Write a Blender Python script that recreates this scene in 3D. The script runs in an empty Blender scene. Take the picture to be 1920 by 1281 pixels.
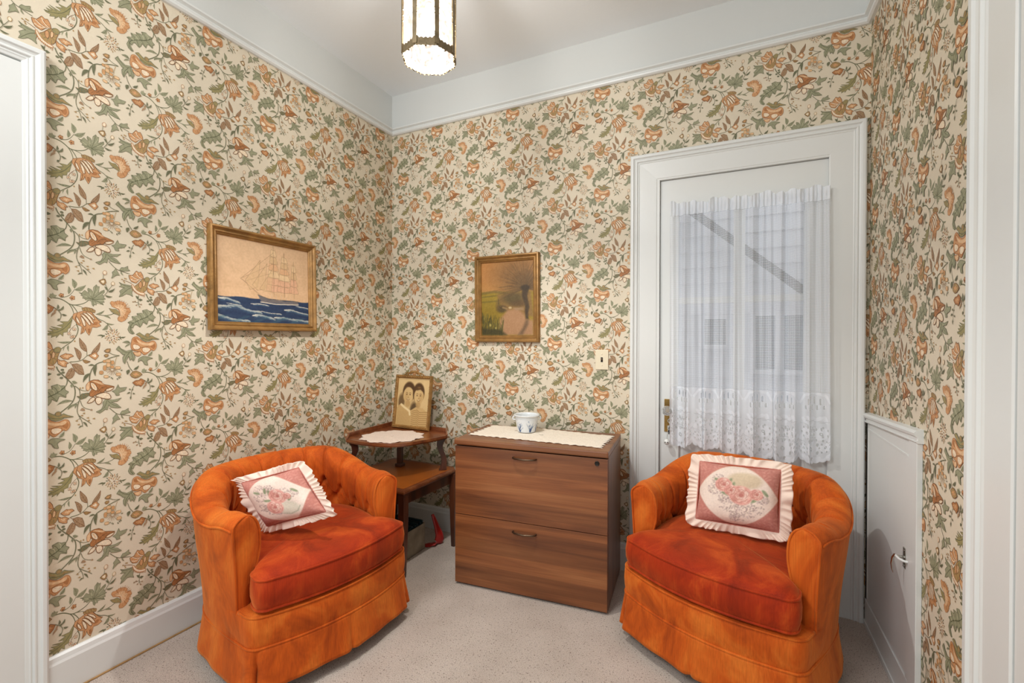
import bpy, bmesh, math, random
import numpy as np
from mathutils import Vector, Matrix, geometry

# ---------------------------------------------------------------- camera, world, exposure
scene = bpy.context.scene
COL = scene.collection
cam_data = bpy.data.cameras.new('camera')
cam_data.lens = 866.1 / 1920 * 36.0
cam_data.sensor_width = 36.0
cam_data.clip_start = 0.02
camera = bpy.data.objects.new('camera', cam_data)
COL.objects.link(camera)
_f = Vector((-0.43216055, 0.90176714, -0.00729994))
_r = Vector((0.90178046, 0.43218717, 0.00249993))
_u = Vector((-0.00540929, 0.00550257, 0.99997023))
CAM = Vector((2.0738, -2.4567, 1.22))
camera.matrix_world = Matrix(((_r.x, _u.x, -_f.x, CAM.x), (_r.y, _u.y, -_f.y, CAM.y), (_r.z, _u.z, -_f.z, CAM.z), (0, 0, 0, 1)))
scene.camera = camera

world = bpy.data.worlds.new('overcast_sky')
scene.world = world
world.use_nodes = True
wb = world.node_tree.nodes['Background']
wb.inputs['Color'].default_value = (0.965, 0.985, 1.0, 1)
wb.inputs['Strength'].default_value = 0.87

scene.view_settings.view_transform = 'Standard'
scene.view_settings.look = 'None'
scene.view_settings.gamma = 1.0
scene.view_settings.use_curve_mapping = False
scene.view_settings.exposure = 0.15

LAMP = Vector((1.0584, -1.0491, 2.36))
# added fill light, unseen behind the camera, to brighten the room; no known fixture
al = bpy.data.lights.new('added_fill_light', 'AREA')
al.shape = 'DISK'; al.size = 0.9; al.energy = 31; al.color = (0.97, 0.985, 1.0)
alo = bpy.data.objects.new('added_fill_light', al); COL.objects.link(alo)
alo.location = (0.85, -3.0, 2.55); alo.rotation_euler = (math.radians(38), 0, 0)

random.seed(7)
rng = np.random.default_rng(7)

# ---------------------------------------------------------------- helpers
def lin(c):
    return tuple(((v / 255) / 12.92 if v / 255 <= 0.04045 else ((v / 255 + 0.055) / 1.055) ** 2.4) for v in c)

def lin_np(a):
    a = np.clip(a, 0, 1)
    return np.where(a <= 0.04045, a / 12.92, ((a + 0.055) / 1.055) ** 2.4)

def mat(name, rgb, rough=0.6, metal=0.0, spec=0.5, bump=0.0, bscale=40, var=0.0, vscale=6, coat=0.0, sheen=0.0, attr=None, stretch=None):
    """procedural principled material: rgb in sRGB 0-255, noise variation and bump"""
    m = bpy.data.materials.new(name); m.use_nodes = True
    nt = m.node_tree; N = nt.nodes; L = nt.links
    b = N['Principled BSDF']
    b.inputs['Roughness'].default_value = rough
    b.inputs['Metallic'].default_value = metal
    b.inputs['Specular IOR Level'].default_value = spec
    b.inputs['Coat Weight'].default_value = coat
    b.inputs['Sheen Weight'].default_value = sheen
    tc = N.new('ShaderNodeTexCoord')
    src = tc.outputs['Object']
    if stretch:
        mp = N.new('ShaderNodeMapping'); mp.inputs['Scale'].default_value = stretch
        L.new(src, mp.inputs['Vector']); src = mp.outputs['Vector']
    if attr:
        a = N.new('ShaderNodeAttribute'); a.attribute_name = attr
        base = a.outputs['Color']
    else:
        r = N.new('ShaderNodeRGB'); r.outputs[0].default_value = (*lin(rgb), 1); base = r.outputs[0]
    if var > 0:
        n = N.new('ShaderNodeTexNoise'); n.inputs['Scale'].default_value = vscale; n.inputs['Detail'].default_value = 5
        L.new(src, n.inputs['Vector'])
        mr = N.new('ShaderNodeMapRange'); mr.inputs['From Min'].default_value = 0.3; mr.inputs['From Max'].default_value = 0.7
        mr.inputs['To Min'].default_value = 1 - var; mr.inputs['To Max'].default_value = 1 + var * 0.6
        L.new(n.outputs['Fac'], mr.inputs['Value'])
        mx = N.new('ShaderNodeVectorMath'); mx.operation = 'SCALE'
        L.new(base, mx.inputs[0]); L.new(mr.outputs[0], mx.inputs['Scale']); base = mx.outputs[0]
    L.new(base, b.inputs['Base Color'])
    if bump > 0:
        n2 = N.new('ShaderNodeTexNoise'); n2.inputs['Scale'].default_value = bscale; n2.inputs['Detail'].default_value = 4
        L.new(src, n2.inputs['Vector'])
        bp = N.new('ShaderNodeBump'); bp.inputs['Strength'].default_value = bump; bp.inputs['Distance'].default_value = 0.003
        L.new(n2.outputs['Fac'], bp.inputs['Height']); L.new(bp.outputs['Normal'], b.inputs['Normal'])
    return m

def link_mesh(name, verts, faces, mats, parent=None, smooth=False, fmat=None, vcol=None, uv=None, loc=None):
    me = bpy.data.meshes.new(name)
    me.from_pydata([tuple(v) for v in verts], [], [tuple(int(i) for i in f) for f in faces])
    for m in (mats if isinstance(mats, (list, tuple)) else [mats]):
        me.materials.append(m)
    if fmat is not None:
        me.polygons.foreach_set('material_index', np.asarray(fmat, dtype=np.int32))
    if smooth is True:
        me.polygons.foreach_set('use_smooth', np.ones(len(me.polygons), dtype=bool))
    if vcol is not None:
        ca = me.color_attributes.new('paint', 'FLOAT_COLOR', 'POINT')
        c = np.ones((len(verts), 4), dtype=np.float32); c[:, :3] = vcol
        ca.data.foreach_set('color', c.ravel())
    if uv is not None:
        ul = me.uv_layers.new(name='UVMap')
        vi = np.empty(len(me.loops), dtype=np.int32); me.loops.foreach_get('vertex_index', vi)
        ul.data.foreach_set('uv', np.asarray(uv, dtype=np.float32)[vi].ravel())
    me.update()
    o = bpy.data.objects.new(name, me); COL.objects.link(o)
    if parent: o.parent = parent
    if loc is not None: o.location = loc
    return o

class MB:
    """collects shapes into one mesh"""
    def __init__(s): s.v = []; s.f = []; s.m = []
    def add(s, vs, fs, mi=0):
        k = len(s.v); s.v += [Vector(v) for v in vs]; s.f += [[i + k for i in f] for f in fs]; s.m += [mi] * len(fs); return s
    def box(s, a, b, mi=0, bev=0.0, M=None):
        (x0, y0, z0), (x1, y1, z1) = a, b
        x0, x1 = sorted((x0, x1)); y0, y1 = sorted((y0, y1)); z0, z1 = sorted((z0, z1))
        if bev <= 0:
            vs = [(x, y, z) for x in (x0, x1) for y in (y0, y1) for z in (z0, z1)]
            fs = [(0, 1, 3, 2), (4, 6, 7, 5), (0, 4, 5, 1), (2, 3, 7, 6), (0, 2, 6, 4), (1, 5, 7, 3)]
        else:
            bm = bmesh.new(); bmesh.ops.create_cube(bm, size=1)
            for v in bm.verts: v.co = Vector(((x0 + x1) / 2 + v.co.x * (x1 - x0), (y0 + y1) / 2 + v.co.y * (y1 - y0), (z0 + z1) / 2 + v.co.z * (z1 - z0)))
            bmesh.ops.bevel(bm, geom=bm.edges[:], offset=min(bev, (x1 - x0) * .45, (y1 - y0) * .45, (z1 - z0) * .45), segments=2, profile=0.6, affect='EDGES')
            bm.verts.index_update(); vs = [v.co.copy() for v in bm.verts]; fs = [[v.index for v in f.verts] for f in bm.faces]; bm.free()
        if M: vs = [M @ Vector(v) for v in vs]
        return s.add(vs, fs, mi)
    def tube(s, pts, r, n=8, mi=0, closed=False, cap=True):
        P = [Vector(p) for p in pts]; k = len(P)
        rs = r if isinstance(r, (list, tuple)) else [r] * k
        vs = []; prev = None
        for i in range(k):
            t = (P[(i + 1) % k] - P[i - 1]) if closed else (P[min(i + 1, k - 1)] - P[max(i - 1, 0)])
            t.normalize()
            if prev is None:
                a = Vector((0, 0, 1)) if abs(t.z) < .9 else Vector((1, 0, 0))
                prev = (a - t * a.dot(t)).normalized()
            else:
                prev = (prev - t * prev.dot(t)).normalized()
            q = t.cross(prev)
            for j in range(n):
                a = 2 * math.pi * j / n; vs.append(P[i] + (prev * math.cos(a) + q * math.sin(a)) * rs[i])
        fs = []
        for i in range(k if closed else k - 1):
            for j in range(n):
                a = i * n + j; b_ = i * n + (j + 1) % n; c = ((i + 1) % k) * n + (j + 1) % n; d = ((i + 1) % k) * n + j
                fs.append((a, b_, c, d))
        if cap and not closed: fs += [list(range(n))[::-1], [(k - 1) * n + j for j in range(n)]]
        return s.add(vs, fs, mi)
    def lathe(s, prof, n=32, mi=0, c=(0, 0, 0), axis='Z', phase=0.0):
        vs = []; c = Vector(c)
        for (r, z) in prof:
            for j in range(n):
                a = 2 * math.pi * j / n + phase
                p = Vector((r * math.cos(a), r * math.sin(a), z))
                if axis == 'Y': p = Vector((p.x, p.z, p.y))
                if axis == 'X': p = Vector((p.z, p.x, p.y))
                vs.append(c + p)
        fs = []
        for i in range(len(prof) - 1):
            for j in range(n): fs.append((i * n + j, i * n + (j + 1) % n, (i + 1) * n + (j + 1) % n, (i + 1) * n + j))
        fs.append([j for j in range(n)][::-1]); fs.append([(len(prof) - 1) * n + j for j in range(n)])
        return s.add(vs, fs, mi)
    def prism(s, poly, z0, z1, mi=0, M=None):
        n = len(poly); vs = [Vector((p[0], p[1], z0)) for p in poly] + [Vector((p[0], p[1], z1)) for p in poly]
        if M: vs = [M @ v for v in vs]
        fs = [list(range(n))[::-1], list(range(n, 2 * n))] + [(i, (i + 1) % n, (i + 1) % n + n, i + n) for i in range(n)]
        return s.add(vs, fs, mi)
    def build(s, name, mats, parent=None, smooth=False, bevel=0.0, autos=None, fix=True):
        o = link_mesh(name, s.v, s.f, mats, parent, fmat=s.m)
        if fix:
            bm = bmesh.new(); bm.from_mesh(o.data); bmesh.ops.recalc_face_normals(bm, faces=bm.faces); bm.to_mesh(o.data); bm.free()
        if smooth or autos:
            o.data.polygons.foreach_set('use_smooth', np.ones(len(o.data.polygons), dtype=bool))
            if autos:
                o.data.set_sharp_from_angle(angle=math.radians(autos))
        if bevel > 0:
            md = o.modifiers.new('bevel', 'BEVEL'); md.width = bevel; md.segments = 2; md.limit_method = 'ANGLE'; md.angle_limit = math.radians(40)
        return o

def tag(o, label=None, cat=None, group=None, kind=None):
    if label: o['label'] = label
    if cat: o['category'] = cat
    if group: o['group'] = group
    if kind: o['kind'] = kind
    return o

def empty(name, loc, rz=0.0):
    o = bpy.data.objects.new(name, None); COL.objects.link(o); o.location = loc; o.rotation_euler = (0, 0, rz)
    o.empty_display_size = 0.1
    return o

def copy_tree(o, parent=None):
    c = o.copy(); COL.objects.link(c); c.parent = parent
    for ch in list(o.children): copy_tree(ch, c)
    return c

def chaikin(p, n=1, closed=True):
    p = [tuple(q) for q in p]
    for _ in range(n):
        q = []
        m = len(p)
        rngi = range(m) if closed else range(m - 1)
        if not closed: q.append(p[0])
        for i in rngi:
            a = p[i]; b = p[(i + 1) % m]
            q.append(tuple(.75 * a[k] + .25 * b[k] for k in range(len(a))))
            q.append(tuple(.25 * a[k] + .75 * b[k] for k in range(len(a))))
        if not closed: q.append(p[-1])
        p = q
    return p

def grid_faces(nu, nv, cu=False):
    f = []
    for i in range(nu if cu else nu - 1):
        for j in range(nv - 1):
            a = i * nv + j; b = ((i + 1) % nu) * nv + j
            f.append((a, b, b + 1, a + 1))
    return f

# ---------------------------------------------------------------- a small painter for printed and painted surfaces
class Canvas:
    def __init__(s, w, h, col):
        s.w, s.h = w, h
        s.a = np.ones((h, w, 3)) * (np.array(col) / 255.0)
        s.X, s.Y = np.meshgrid((np.arange(w) + .5) / w, (np.arange(h) + .5) / h)   # 0..1, y down
        s.asp = w / h
    def mix(s, m, col, k=1.0):
        m = np.clip(m, 0, 1)[..., None] * k
        s.a = s.a * (1 - m) + np.array(col) / 255.0 * m
    def ell(s, cx, cy, rx, ry, col, k=1.0, soft=0.25, rot=0.0):
        dx = s.X - cx; dy = (s.Y - cy) / s.asp
        c, n = math.cos(rot), math.sin(rot)
        d = np.sqrt(((dx * c + dy * n) / rx) ** 2 + ((-dx * n + dy * c) / (ry / s.asp)) ** 2)
        s.mix((1 + soft / 2 - d) / soft, col, k)
    def line(s, pts, w, col, k=1.0, soft=0.5, taper=False):
        best = np.full(s.X.shape, 9.0)
        n = len(pts) - 1
        for i in range(n):
            (x0, y0), (x1, y1) = pts[i], pts[i + 1]
            dx, dy = x1 - x0, (y1 - y0) / s.asp
            px, py = s.X - x0, (s.Y - y0) / s.asp
            t = np.clip((px * dx + py * dy) / (dx * dx + dy * dy + 1e-12), 0, 1)
            ww = w * (1 - (0.8 * (i + t) / n if taper else 0))
            d = np.sqrt((px - t * dx) ** 2 + (py - t * dy) ** 2) / ww
            best = np.minimum(best, d)
        s.mix((1 + soft - best) / soft, col, k)
    def poly(s, pts, col, k=1.0, soft=0.008):
        inside = np.zeros(s.X.shape, bool); best = np.full(s.X.shape, 9.0)
        n = len(pts)
        for i in range(n):
            (x0, y0), (x1, y1) = pts[i], pts[(i + 1) % n]
            c = ((y0 > s.Y) != (y1 > s.Y)) & (s.X < (x1 - x0) * (s.Y - y0) / (y1 - y0 + 1e-12) + x0)
            inside ^= c
            dx, dy = x1 - x0, (y1 - y0) / s.asp; px, py = s.X - x0, (s.Y - y0) / s.asp
            t = np.clip((px * dx + py * dy) / (dx * dx + dy * dy + 1e-12), 0, 1)
            best = np.minimum(best, np.sqrt((px - t * dx) ** 2 + (py - t * dy) ** 2))
        sd = np.where(inside, best, -best)
        s.mix(sd / soft + 0.5, col, k)
    def noise(s, amp, cell=8, seed=0):
        r = np.random.default_rng(seed)
        g = r.random((s.h // cell + 3, s.w // cell + 3)) - .5
        yy = s.Y * s.h / cell; xx = s.X * s.w / cell
        y0 = yy.astype(int); x0 = xx.astype(int); fy = yy - y0; fx = xx - x0
        v = (g[y0, x0] * (1 - fx) + g[y0, x0 + 1] * fx) * (1 - fy) + (g[y0 + 1, x0] * (1 - fx) + g[y0 + 1, x0 + 1] * fx) * fy
        s.a = np.clip(s.a + v[..., None] * amp, 0, 1)
    def sample(s, u, v):
        """u,v in 0..1, v down"""
        x = np.clip(np.asarray(u) * s.w - .5, 0, s.w - 1.001); y = np.clip(np.asarray(v) * s.h - .5, 0, s.h - 1.001)
        x0 = x.astype(int); y0 = y.astype(int); fx = (x - x0)[..., None]; fy = (y - y0)[..., None]
        A = s.a
        return lin_np((A[y0, x0] * (1 - fx) + A[y0, x0 + 1] * fx) * (1 - fy) + (A[y0 + 1, x0] * (1 - fx) + A[y0 + 1, x0 + 1] * fx) * fy)

# ---------------------------------------------------------------- materials
M_white = mat('white_gloss_paint', (219, 221, 218), 0.32, bump=0.12, bscale=30, var=0.02, vscale=3)
M_frieze = mat('white_wall_paint', (209, 211, 208), 0.7, bump=0.15, bscale=60)
M_ceiling = mat('ceiling_paint', (236, 239, 240), 0.75, bump=0.15, bscale=60)
M_paper = mat('wallpaper_ground', (215, 203, 180), 0.62, bump=0.1, bscale=300, var=0.035, vscale=9)
M_print = mat('wallpaper_print', (200, 200, 200), 0.62, attr='paint', var=0.15, vscale=110)
M_paint = mat('painted_surface', (200, 200, 200), 0.5, attr='paint', bump=0.05, bscale=200)
M_print_cloth = mat('printed_cloth', (200, 200, 200), 0.85, attr='paint', bump=0.25, bscale=450, sheen=0.1)
M_brass = mat('aged_brass', (150, 120, 70), 0.35, metal=1.0, var=0.3, vscale=30)
M_chrome = mat('nickel', (190, 188, 180), 0.2, metal=1.0)
M_dark = mat('dark_gap', (28, 25, 20), 0.8)
M_gold = mat('gilded_wood', (156, 116, 64), 0.42, metal=0.35, spec=0.5, bump=0.35, bscale=90, var=0.3, vscale=25)
# ---------------------------------------------------------------- wallpaper: a half-drop floral repeat drawn as flat inlays in the wall mesh
G1, G2, G3 = (148, 147, 117), (110, 110, 82), (148, 138, 92)
GD = (94, 96, 67)
OR, OL, OD = (200, 149, 102), (220, 182, 140), (172, 115, 68)
BR, BD = (160, 130, 98), (122, 82, 46)
CR = (232, 214, 186)
OC = (168, 136, 86)
FR = {'A': (85, 500), 'B': (205, 480), 'C': (85, 640), 'D': (205, 600)}
ELEM = []     # (level, colour, polygon in wall coordinates)
def _wall_pt(fr, x, y):
    px = FR[fr][0] + x / 8.006; py = FR[fr][1] + y / 8.006
    d = _f + _r * ((px - 960) / 866.1) + _u * ((640.5 - py) / 866.1)
    t = -CAM.x / d.x
    p = CAM + d * t
    return (p.y, p.z)
def _emit(level, col, pts): ELEM.append((level, col, pts))
def _ribbon(pts, w0, w1, taper=True):
    L_ = []; R_ = []; n = len(pts)
    for i in range(n):
        a = pts[max(i - 1, 0)]; b = pts[min(i + 1, n - 1)]
        dx, dy = b[0] - a[0], b[1] - a[1]; l = math.hypot(dx, dy) or 1
        t = i / (n - 1); w = (w0 * (1 - t) + w1 * t) / 2
        L_.append((pts[i][0] - dy / l * w, pts[i][1] + dx / l * w)); R_.append((pts[i][0] + dy / l * w, pts[i][1] - dx / l * w))
    return L_ + R_[::-1]
def wstem(fr, pts, w=9, w1=None, col=G2, level=1):
    p = chaikin(pts, 2, closed=False)
    _emit(level, col, [_wall_pt(fr, *q) for q in _ribbon(p, w * 1.15 + 1, (w1 or w * .6) * 1.15 + 1)])
def wpoly(fr, pts, col, level=3, smooth=1, edge=None, ew=5, inner=None, isc=.6):
    p = chaikin(pts, smooth) if smooth else pts
    _emit(level, col, [_wall_pt(fr, *q) for q in p])
    if edge and level >= 3:
        xs = [q[0] for q in pts]; ys = [q[1] for q in pts]
        if max(xs) - min(xs) > 60 and max(ys) - min(ys) > 45:
            gx = sum(xs) / len(xs); gy = sum(ys) / len(ys)
            tone = {OR: OD, OD: BD, OL: OR, CR: OL, OC: G2, BR: BD}.get(col, OD)
            for i, q in enumerate(pts):
                t0, t1 = (.30, .82) if i % 2 else (.48, .90)
                _emit(level + .55, tone, [_wall_pt(fr, *z) for z in _ribbon([(gx + (q[0] - gx) * t0, gy + (q[1] - gy) * t0), (gx + (q[0] - gx) * t1, gy + (q[1] - gy) * t1)], 5, 3)])
    if inner:
        cx = sum(q[0] for q in p) / len(p); cy = sum(q[1] for q in p) / len(p)
        _emit(level + .4, inner, [_wall_pt(fr, cx + (q[0] - cx) * isc, cy + (q[1] - cy) * isc) for q in p])
    if edge:
        n = len(p)
        for i in range(n):
            a, b = p[i], p[(i + 1) % n]
            dx, dy = b[0] - a[0], b[1] - a[1]; l = math.hypot(dx, dy)
            if l < .5: continue
            ox, oy = -dy / l * ew * .7, dx / l * ew * .7
            _emit(level + .6, edge, [_wall_pt(fr, a[0] + ox, a[1] + oy), _wall_pt(fr, b[0] + ox, b[1] + oy), _wall_pt(fr, b[0] - ox, b[1] - oy), _wall_pt(fr, a[0] - ox, a[1] - oy)])
def wleaf(fr, p0, p1, w, col=G1, bend=0.12, vein=True, level=2, edge=None):
    dx, dy = p1[0] - p0[0], p1[1] - p0[1]; l = math.hypot(dx, dy); nx, ny = -dy / l, dx / l
    def at(t, o): 
        k = bend * l * 4 * t * (1 - t)
        return (p0[0] + dx * t + nx * (o + k), p0[1] + dy * t + ny * (o + k))
    ts = [0, .15, .35, .55, .8, 1]; ws = [0, .6, 1, .9, .45, 0]
    up = [at(t, w / 2 * q) for t, q in zip(ts, ws)]; dn = [at(t, -w / 2 * q) for t, q in zip(ts, ws)]
    wpoly(fr, up + dn[1:-1][::-1], col, level, 0, edge=edge, ew=4)
    if vein and w > 22:
        vc = tuple(min(255, int(c * 1.13)) for c in col) if col in (G1, G2) else BD
        _emit(level + .3, GD if col in (G1, G2) else vc, [_wall_pt(fr, *q) for q in _ribbon([at(t, 0) for t in (0, .3, .6, .95)], 6, 3)])
        if w > 30:
            for t in (.2, .4, .6):
                for sg in (-1, 1): _emit(level + .3, G2 if col == G1 else GD if col == G2 else BD, [_wall_pt(fr, *q) for q in _ribbon([at(t, 0), at(min(t + .18, .95), sg * w * .34 * (1.1 - t))], 4, 2.5)])
def wline(fr, pts, w=5, col=BD, level=5):
    _emit(level, col, [_wall_pt(fr, *q) for q in _ribbon(chaikin(pts, 1, closed=False), w, w * .7)])
def wblob(fr, c, rx, ry, col, level=3, n=9, jag=0.0, edge=None):
    p = [(c[0] + math.cos(a) * rx * (1 + (jag if i % 2 else -jag)), c[1] + math.sin(a) * ry * (1 + (jag if i % 2 else -jag))) for i, a in enumerate([2 * math.pi * k / n for k in range(n)])]
    wpoly(fr, p, col, level, 0, edge=edge, ew=4)

# maple leaf and its neighbours
wpoly('A', [(500,388),(545,398),(590,355),(650,400),(632,345),(640,322),(690,345),(715,390),(722,310),(745,290),(765,270),(785,300),(812,300),(805,350),(800,400),(835,370),(885,350),(888,385),(850,425),(885,440),(875,465),(905,490),(870,495),(885,540),(850,535),(875,578),(820,560),(770,550),(765,580),(735,570),(722,600),(700,575),(690,520),(650,505),(600,500),(590,480),(555,475),(570,450),(530,430),(545,415)], G1, 2, 0, edge=G2, ew=4)
for q in [(520,395),(645,340),(765,285),(875,365),(880,490),(860,560),(725,580),(575,470)]:
    wline('A', [(700,492),((700+q[0])/2+6,(492+q[1])/2),q], 8, GD if q[0] > 800 else G2, 3)
for q in [(560,420),(665,380),(735,310),(800,330),(860,400),(890,510),(820,560),(750,570),(620,500)]:
    wline('A', [((700+q[0])/2,(492+q[1])/2),q], 9, (184, 181, 150), 3)
wleaf('A', (440,330), (398,180), 80); wleaf('A', (440,350), (612,275), 70); wleaf('A', (350,412), (345,290), 58)
wstem('A', [(240,465),(330,450),(390,410),(440,340)], 9)
wstem('A', [(110,465),(220,480),(300,520),(360,565),(430,580),(520,570),(600,545),(650,505)], 14, 9)
wstem('A', [(350,555),(400,620),(430,710)], 13); wstem('A', [(390,570),(440,620),(490,700)], 13)
wstem('A', [(450,580),(540,600),(580,640)], 8)
wblob('A', (240,430), 36, 28, OR, 3, 10, .18, edge=BD); wblob('A', (405,470), 38, 32, OR, 3, 10, .2, edge=BD)
wblob('A', (240,440), 14, 12, BD, 5); wblob('A', (400,475), 14, 12, BD, 5)
wpoly('A', [(90,430),(110,390),(130,420),(175,430),(150,460),(100,455)], G1, 2, 0)
# big striped tulip
wpoly('A', [(420,710),(480,690),(545,670),(620,665),(700,690),(740,740),(780,790),(845,830),(800,850),(835,890),(770,915),(700,910),(690,960),(655,1035),(615,980),(600,930),(585,980),(530,1015),(540,950),(545,900),(480,870),(440,810),(405,770)], OR, 3, 0, edge=BD, ew=4)
for pts in ([(455,740),(500,790),(530,870),(490,850),(460,800)], [(520,730),(590,800),(610,890),(575,900),(545,820)], [(510,700),(600,740),(690,860),(660,890),(590,790)], [(540,685),(640,710),(735,850),(705,865),(620,750)], [(590,675),(680,705),(740,775),(735,810),(660,735)]):
    wpoly('A', pts, CR, 4, 1, edge=BD, ew=6)
wpoly('A', [(545,625),(600,610),(650,618),(700,630),(750,660),(740,695),(640,672),(565,665)], OC, 4, 0, edge=BD, ew=4)
for x in (580,620,660,700): wline('A', [(x,625),(x+14,668)], 6, BD)
wpoly('A', [(750,820),(800,850),(760,880),(700,880)], OD, 4, 1); wpoly('A', [(640,930),(675,940),(660,1000),(640,980)], OD, 4, 1, edge=BD, ew=4)
for q in [((480,700),(440,780),(470,850)), ((560,900),(570,950),(545,1000)), ((700,700),(790,800),(830,835))]: wline('A', q, 7, BD)
# feather leaf
wpoly('A', [(405,740),(360,800),(340,825),(220,825),(280,860),(175,885),(260,905),(230,925),(80,900),(170,935),(200,950),(60,925),(120,970),(30,965),(80,1000),(0,1005),(30,1030),(100,1030),(85,1065),(170,1035),(160,1070),(220,1010),(265,1045),(270,990),(330,980),(340,930),(370,920),(385,860),(400,810)], G3, 2, 0, edge=G2, ew=4)
wline('A', [(400,800),(300,920),(180,985),(20,1015)], 9, GD, 3)
# curl and berries
wstem('A', [(460,860),(495,920),(485,1000),(440,1080),(380,1140),(300,1190),(240,1235)], 12, 10)
for c in ((435,940),(355,1005),(425,1050),(395,1055)):
    wblob('A', c, 27, 22, CR, 3, 8, .1, edge=BD); wblob('A', c, 11, 9, OD, 5)
wstem('A', [(355,1000),(370,950),(420,900),(450,880)], 6, col=BD)
wleaf('A', (385,1128), (175,1130), 34, bend=-.06); wleaf('A', (345,1180), (352,1275), 30); wleaf('A', (300,1190), (270,1270), 18)
wblob('A', (440,1120), 12, 12, OC, 3)
# fan carnation
wpoly('A', [(970,545),(990,520),(1040,530),(1090,515),(1135,525),(1180,540),(1215,580),(1205,620),(1255,620),(1281,680),(1240,720),(1225,770),(1190,810),(1140,830),(1090,810),(1085,770),(1130,730),(1110,690),(1100,650),(1060,620),(1000,600)], OR, 3, 0, edge=OD, ew=4, inner=OL, isc=.62)
for a in range(16):
    t = a / 15; an = -2.0 + t * 3.2
    cx, cy = 1115 , 665
    r0, r1 = 95, 165
    wline('A', [(cx + math.cos(an) * r0, cy + math.sin(an) * r0), (cx + math.cos(an) * r1, cy + math.sin(an) * r1)], 8, OR if a % 2 else OD, 5)
wpoly('A', [(955,625),(1000,640),(1060,640),(1110,690),(1120,740),(1090,725),(1030,705),(985,670)], G3, 5, 0, edge=G2, ew=4)
wline('A', [(1070,605),(1120,640),(1135,700),(1120,740)], 7, CR, 5)
wstem('A', [(1040,700),(960,730),(860,735),(760,715)], 8); wleaf('A', (770,712), (888,655), 34); wleaf('A', (870,733), (982,785), 30, bend=-.1)
# stem to snowflake blossom
wstem('A', [(750,750),(800,790),(880,820),(940,870),(1010,960)], 9); wleaf('A', (920,845), (1038,865), 24); wleaf('A', (935,870), (848,950), 56, bend=-.2)
for k in range(34):
    a = k * 2.39996; r = 18 + 96 * math.sqrt(k / 34)
    cx, cy = 1008 + math.cos(a) * r, 1045 + math.sin(a) * r
    l = 15; wline('A', [(cx - math.cos(a) * l, cy - math.sin(a) * l), (cx + math.cos(a) * l, cy + math.sin(a) * l)], 13, (BD if k % 3 == 0 else OC if k % 3 == 1 else OR) if k < 24 else (G2 if k % 2 else OC), 3)
wleaf('A', (890,1050), (775,1040), 24, col=G2); wleaf('A', (895,1030), (840,1075), 22, col=G2); wleaf('A', (1130,1060), (1205,1052), 24, col=G2); wleaf('A', (1120,1040), (1145,1100), 22, col=G2)
# brown leaves, buds (frame C)
wleaf('C', (620,155), (510,-50), 80, col=BR, edge=BD, bend=-.05); wleaf('C', (515,283), (432,92), 72, col=BR, edge=BD); wleaf('C', (690,185), (818,15), 66, col=BR, edge=BD)
wstem('C', [(370,312),(480,305),(560,280),(625,215),(700,190)], 9); wstem('C', [(625,220),(622,150)], 7)
wleaf('C', (560,285), (675,305), 46, col=OC, edge=BD)
wpoly('C', [(650,215),(700,190),(730,170),(770,170),(775,195),(800,215),(785,240),(750,280),(700,250)], OR, 3, 0, edge=BD, ew=4, inner=CR, isc=.5)
# peony (frame B)
wpoly('B', [(290,290),(350,290),(375,260),(405,225),(440,250),(470,240),(500,290),(510,345),(450,360),(400,410),(330,385),(300,340)], OR, 3, 0, edge=BD, ew=5)
for q in [((330,300),(400,350),(480,355)), ((400,250),(430,310),(495,350)), ((320,350),(380,380),(440,365))]: wline('B', q, 10, CR, 4)
for q in [((345,300),(420,345),(490,352)), ((420,270),(450,310),(500,345))]: wline('B', q, 5, BD)
wpoly('B', [(520,340),(570,320),(605,350),(590,385),(570,440),(560,500),(520,550),(450,545),(400,520),(370,460),(430,420),(470,370)], OC, 3.2, 1, edge=BD, ew=4)
wpoly('B', [(440,400),(480,385),(490,440),(475,490),(440,470)], OR, 4.5, 1, edge=BD, ew=4); wpoly('B', [(505,370),(540,390),(530,450),(500,470)], OL, 4.5, 1, edge=BD, ew=4)
wpoly('B', [(325,435),(350,425),(385,490),(440,540),(535,560),(530,590),(440,580),(370,530)], CR, 4, 1, edge=OD, ew=6)
for k in range(11):
    t = k / 10; x = 335 + t * 190; y = 470 + 125 * t ** .6
    wline('B', [(x, y), (x - 8 + 4 * t, y + 26)], 8, OD, 4)
wpoly('B', [(590,440),(660,410),(670,420),(720,430),(748,460),(700,475),(690,495),(630,480)], OR, 3.5, 0, edge=BD, ew=4, inner=OL, isc=.5)
wpoly('B', [(560,470),(600,500),(640,500),(690,545),(665,550),(665,592),(620,580),(570,540)], OR, 3.5, 0, edge=BD, ew=4, inner=OL, isc=.5)
wpoly('B', [(515,350),(545,322),(580,318),(608,345),(595,385),(550,395)], G3, 5, 1, edge=G2, ew=4)
wpoly('B', [(145,395),(190,420),(240,430),(340,450),(350,500),(335,560),(350,610),(300,580),(250,570),(200,600),(145,615),(170,560),(150,530),(200,490),(230,480),(145,460),(180,440)], G1, 2, 0, edge=G2, ew=4)
wline('B', [(340,470),(260,510),(165,600)], 8, GD, 3); wline('B', [(320,460),(230,450),(155,405)], 7, GD, 3)
wstem('B', [(335,415),(260,380),(190,355)], 5, col=BD)
for c in ((187,352),(250,345),(215,380),(225,400),(230,338)): wblob('B', c, 11, 9, OC, 3)
wstem('B', [(440,590),(430,690),(450,770)], 6); wleaf('B', (435,655), (390,600), 34, col=G2); wleaf('B', (440,650), (500,660), 38, col=G2)
for c in ((355,690),(405,740),(455,765),(475,730),(385,685)): wblob('B', c, 13, 10, BR, 3)
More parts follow.
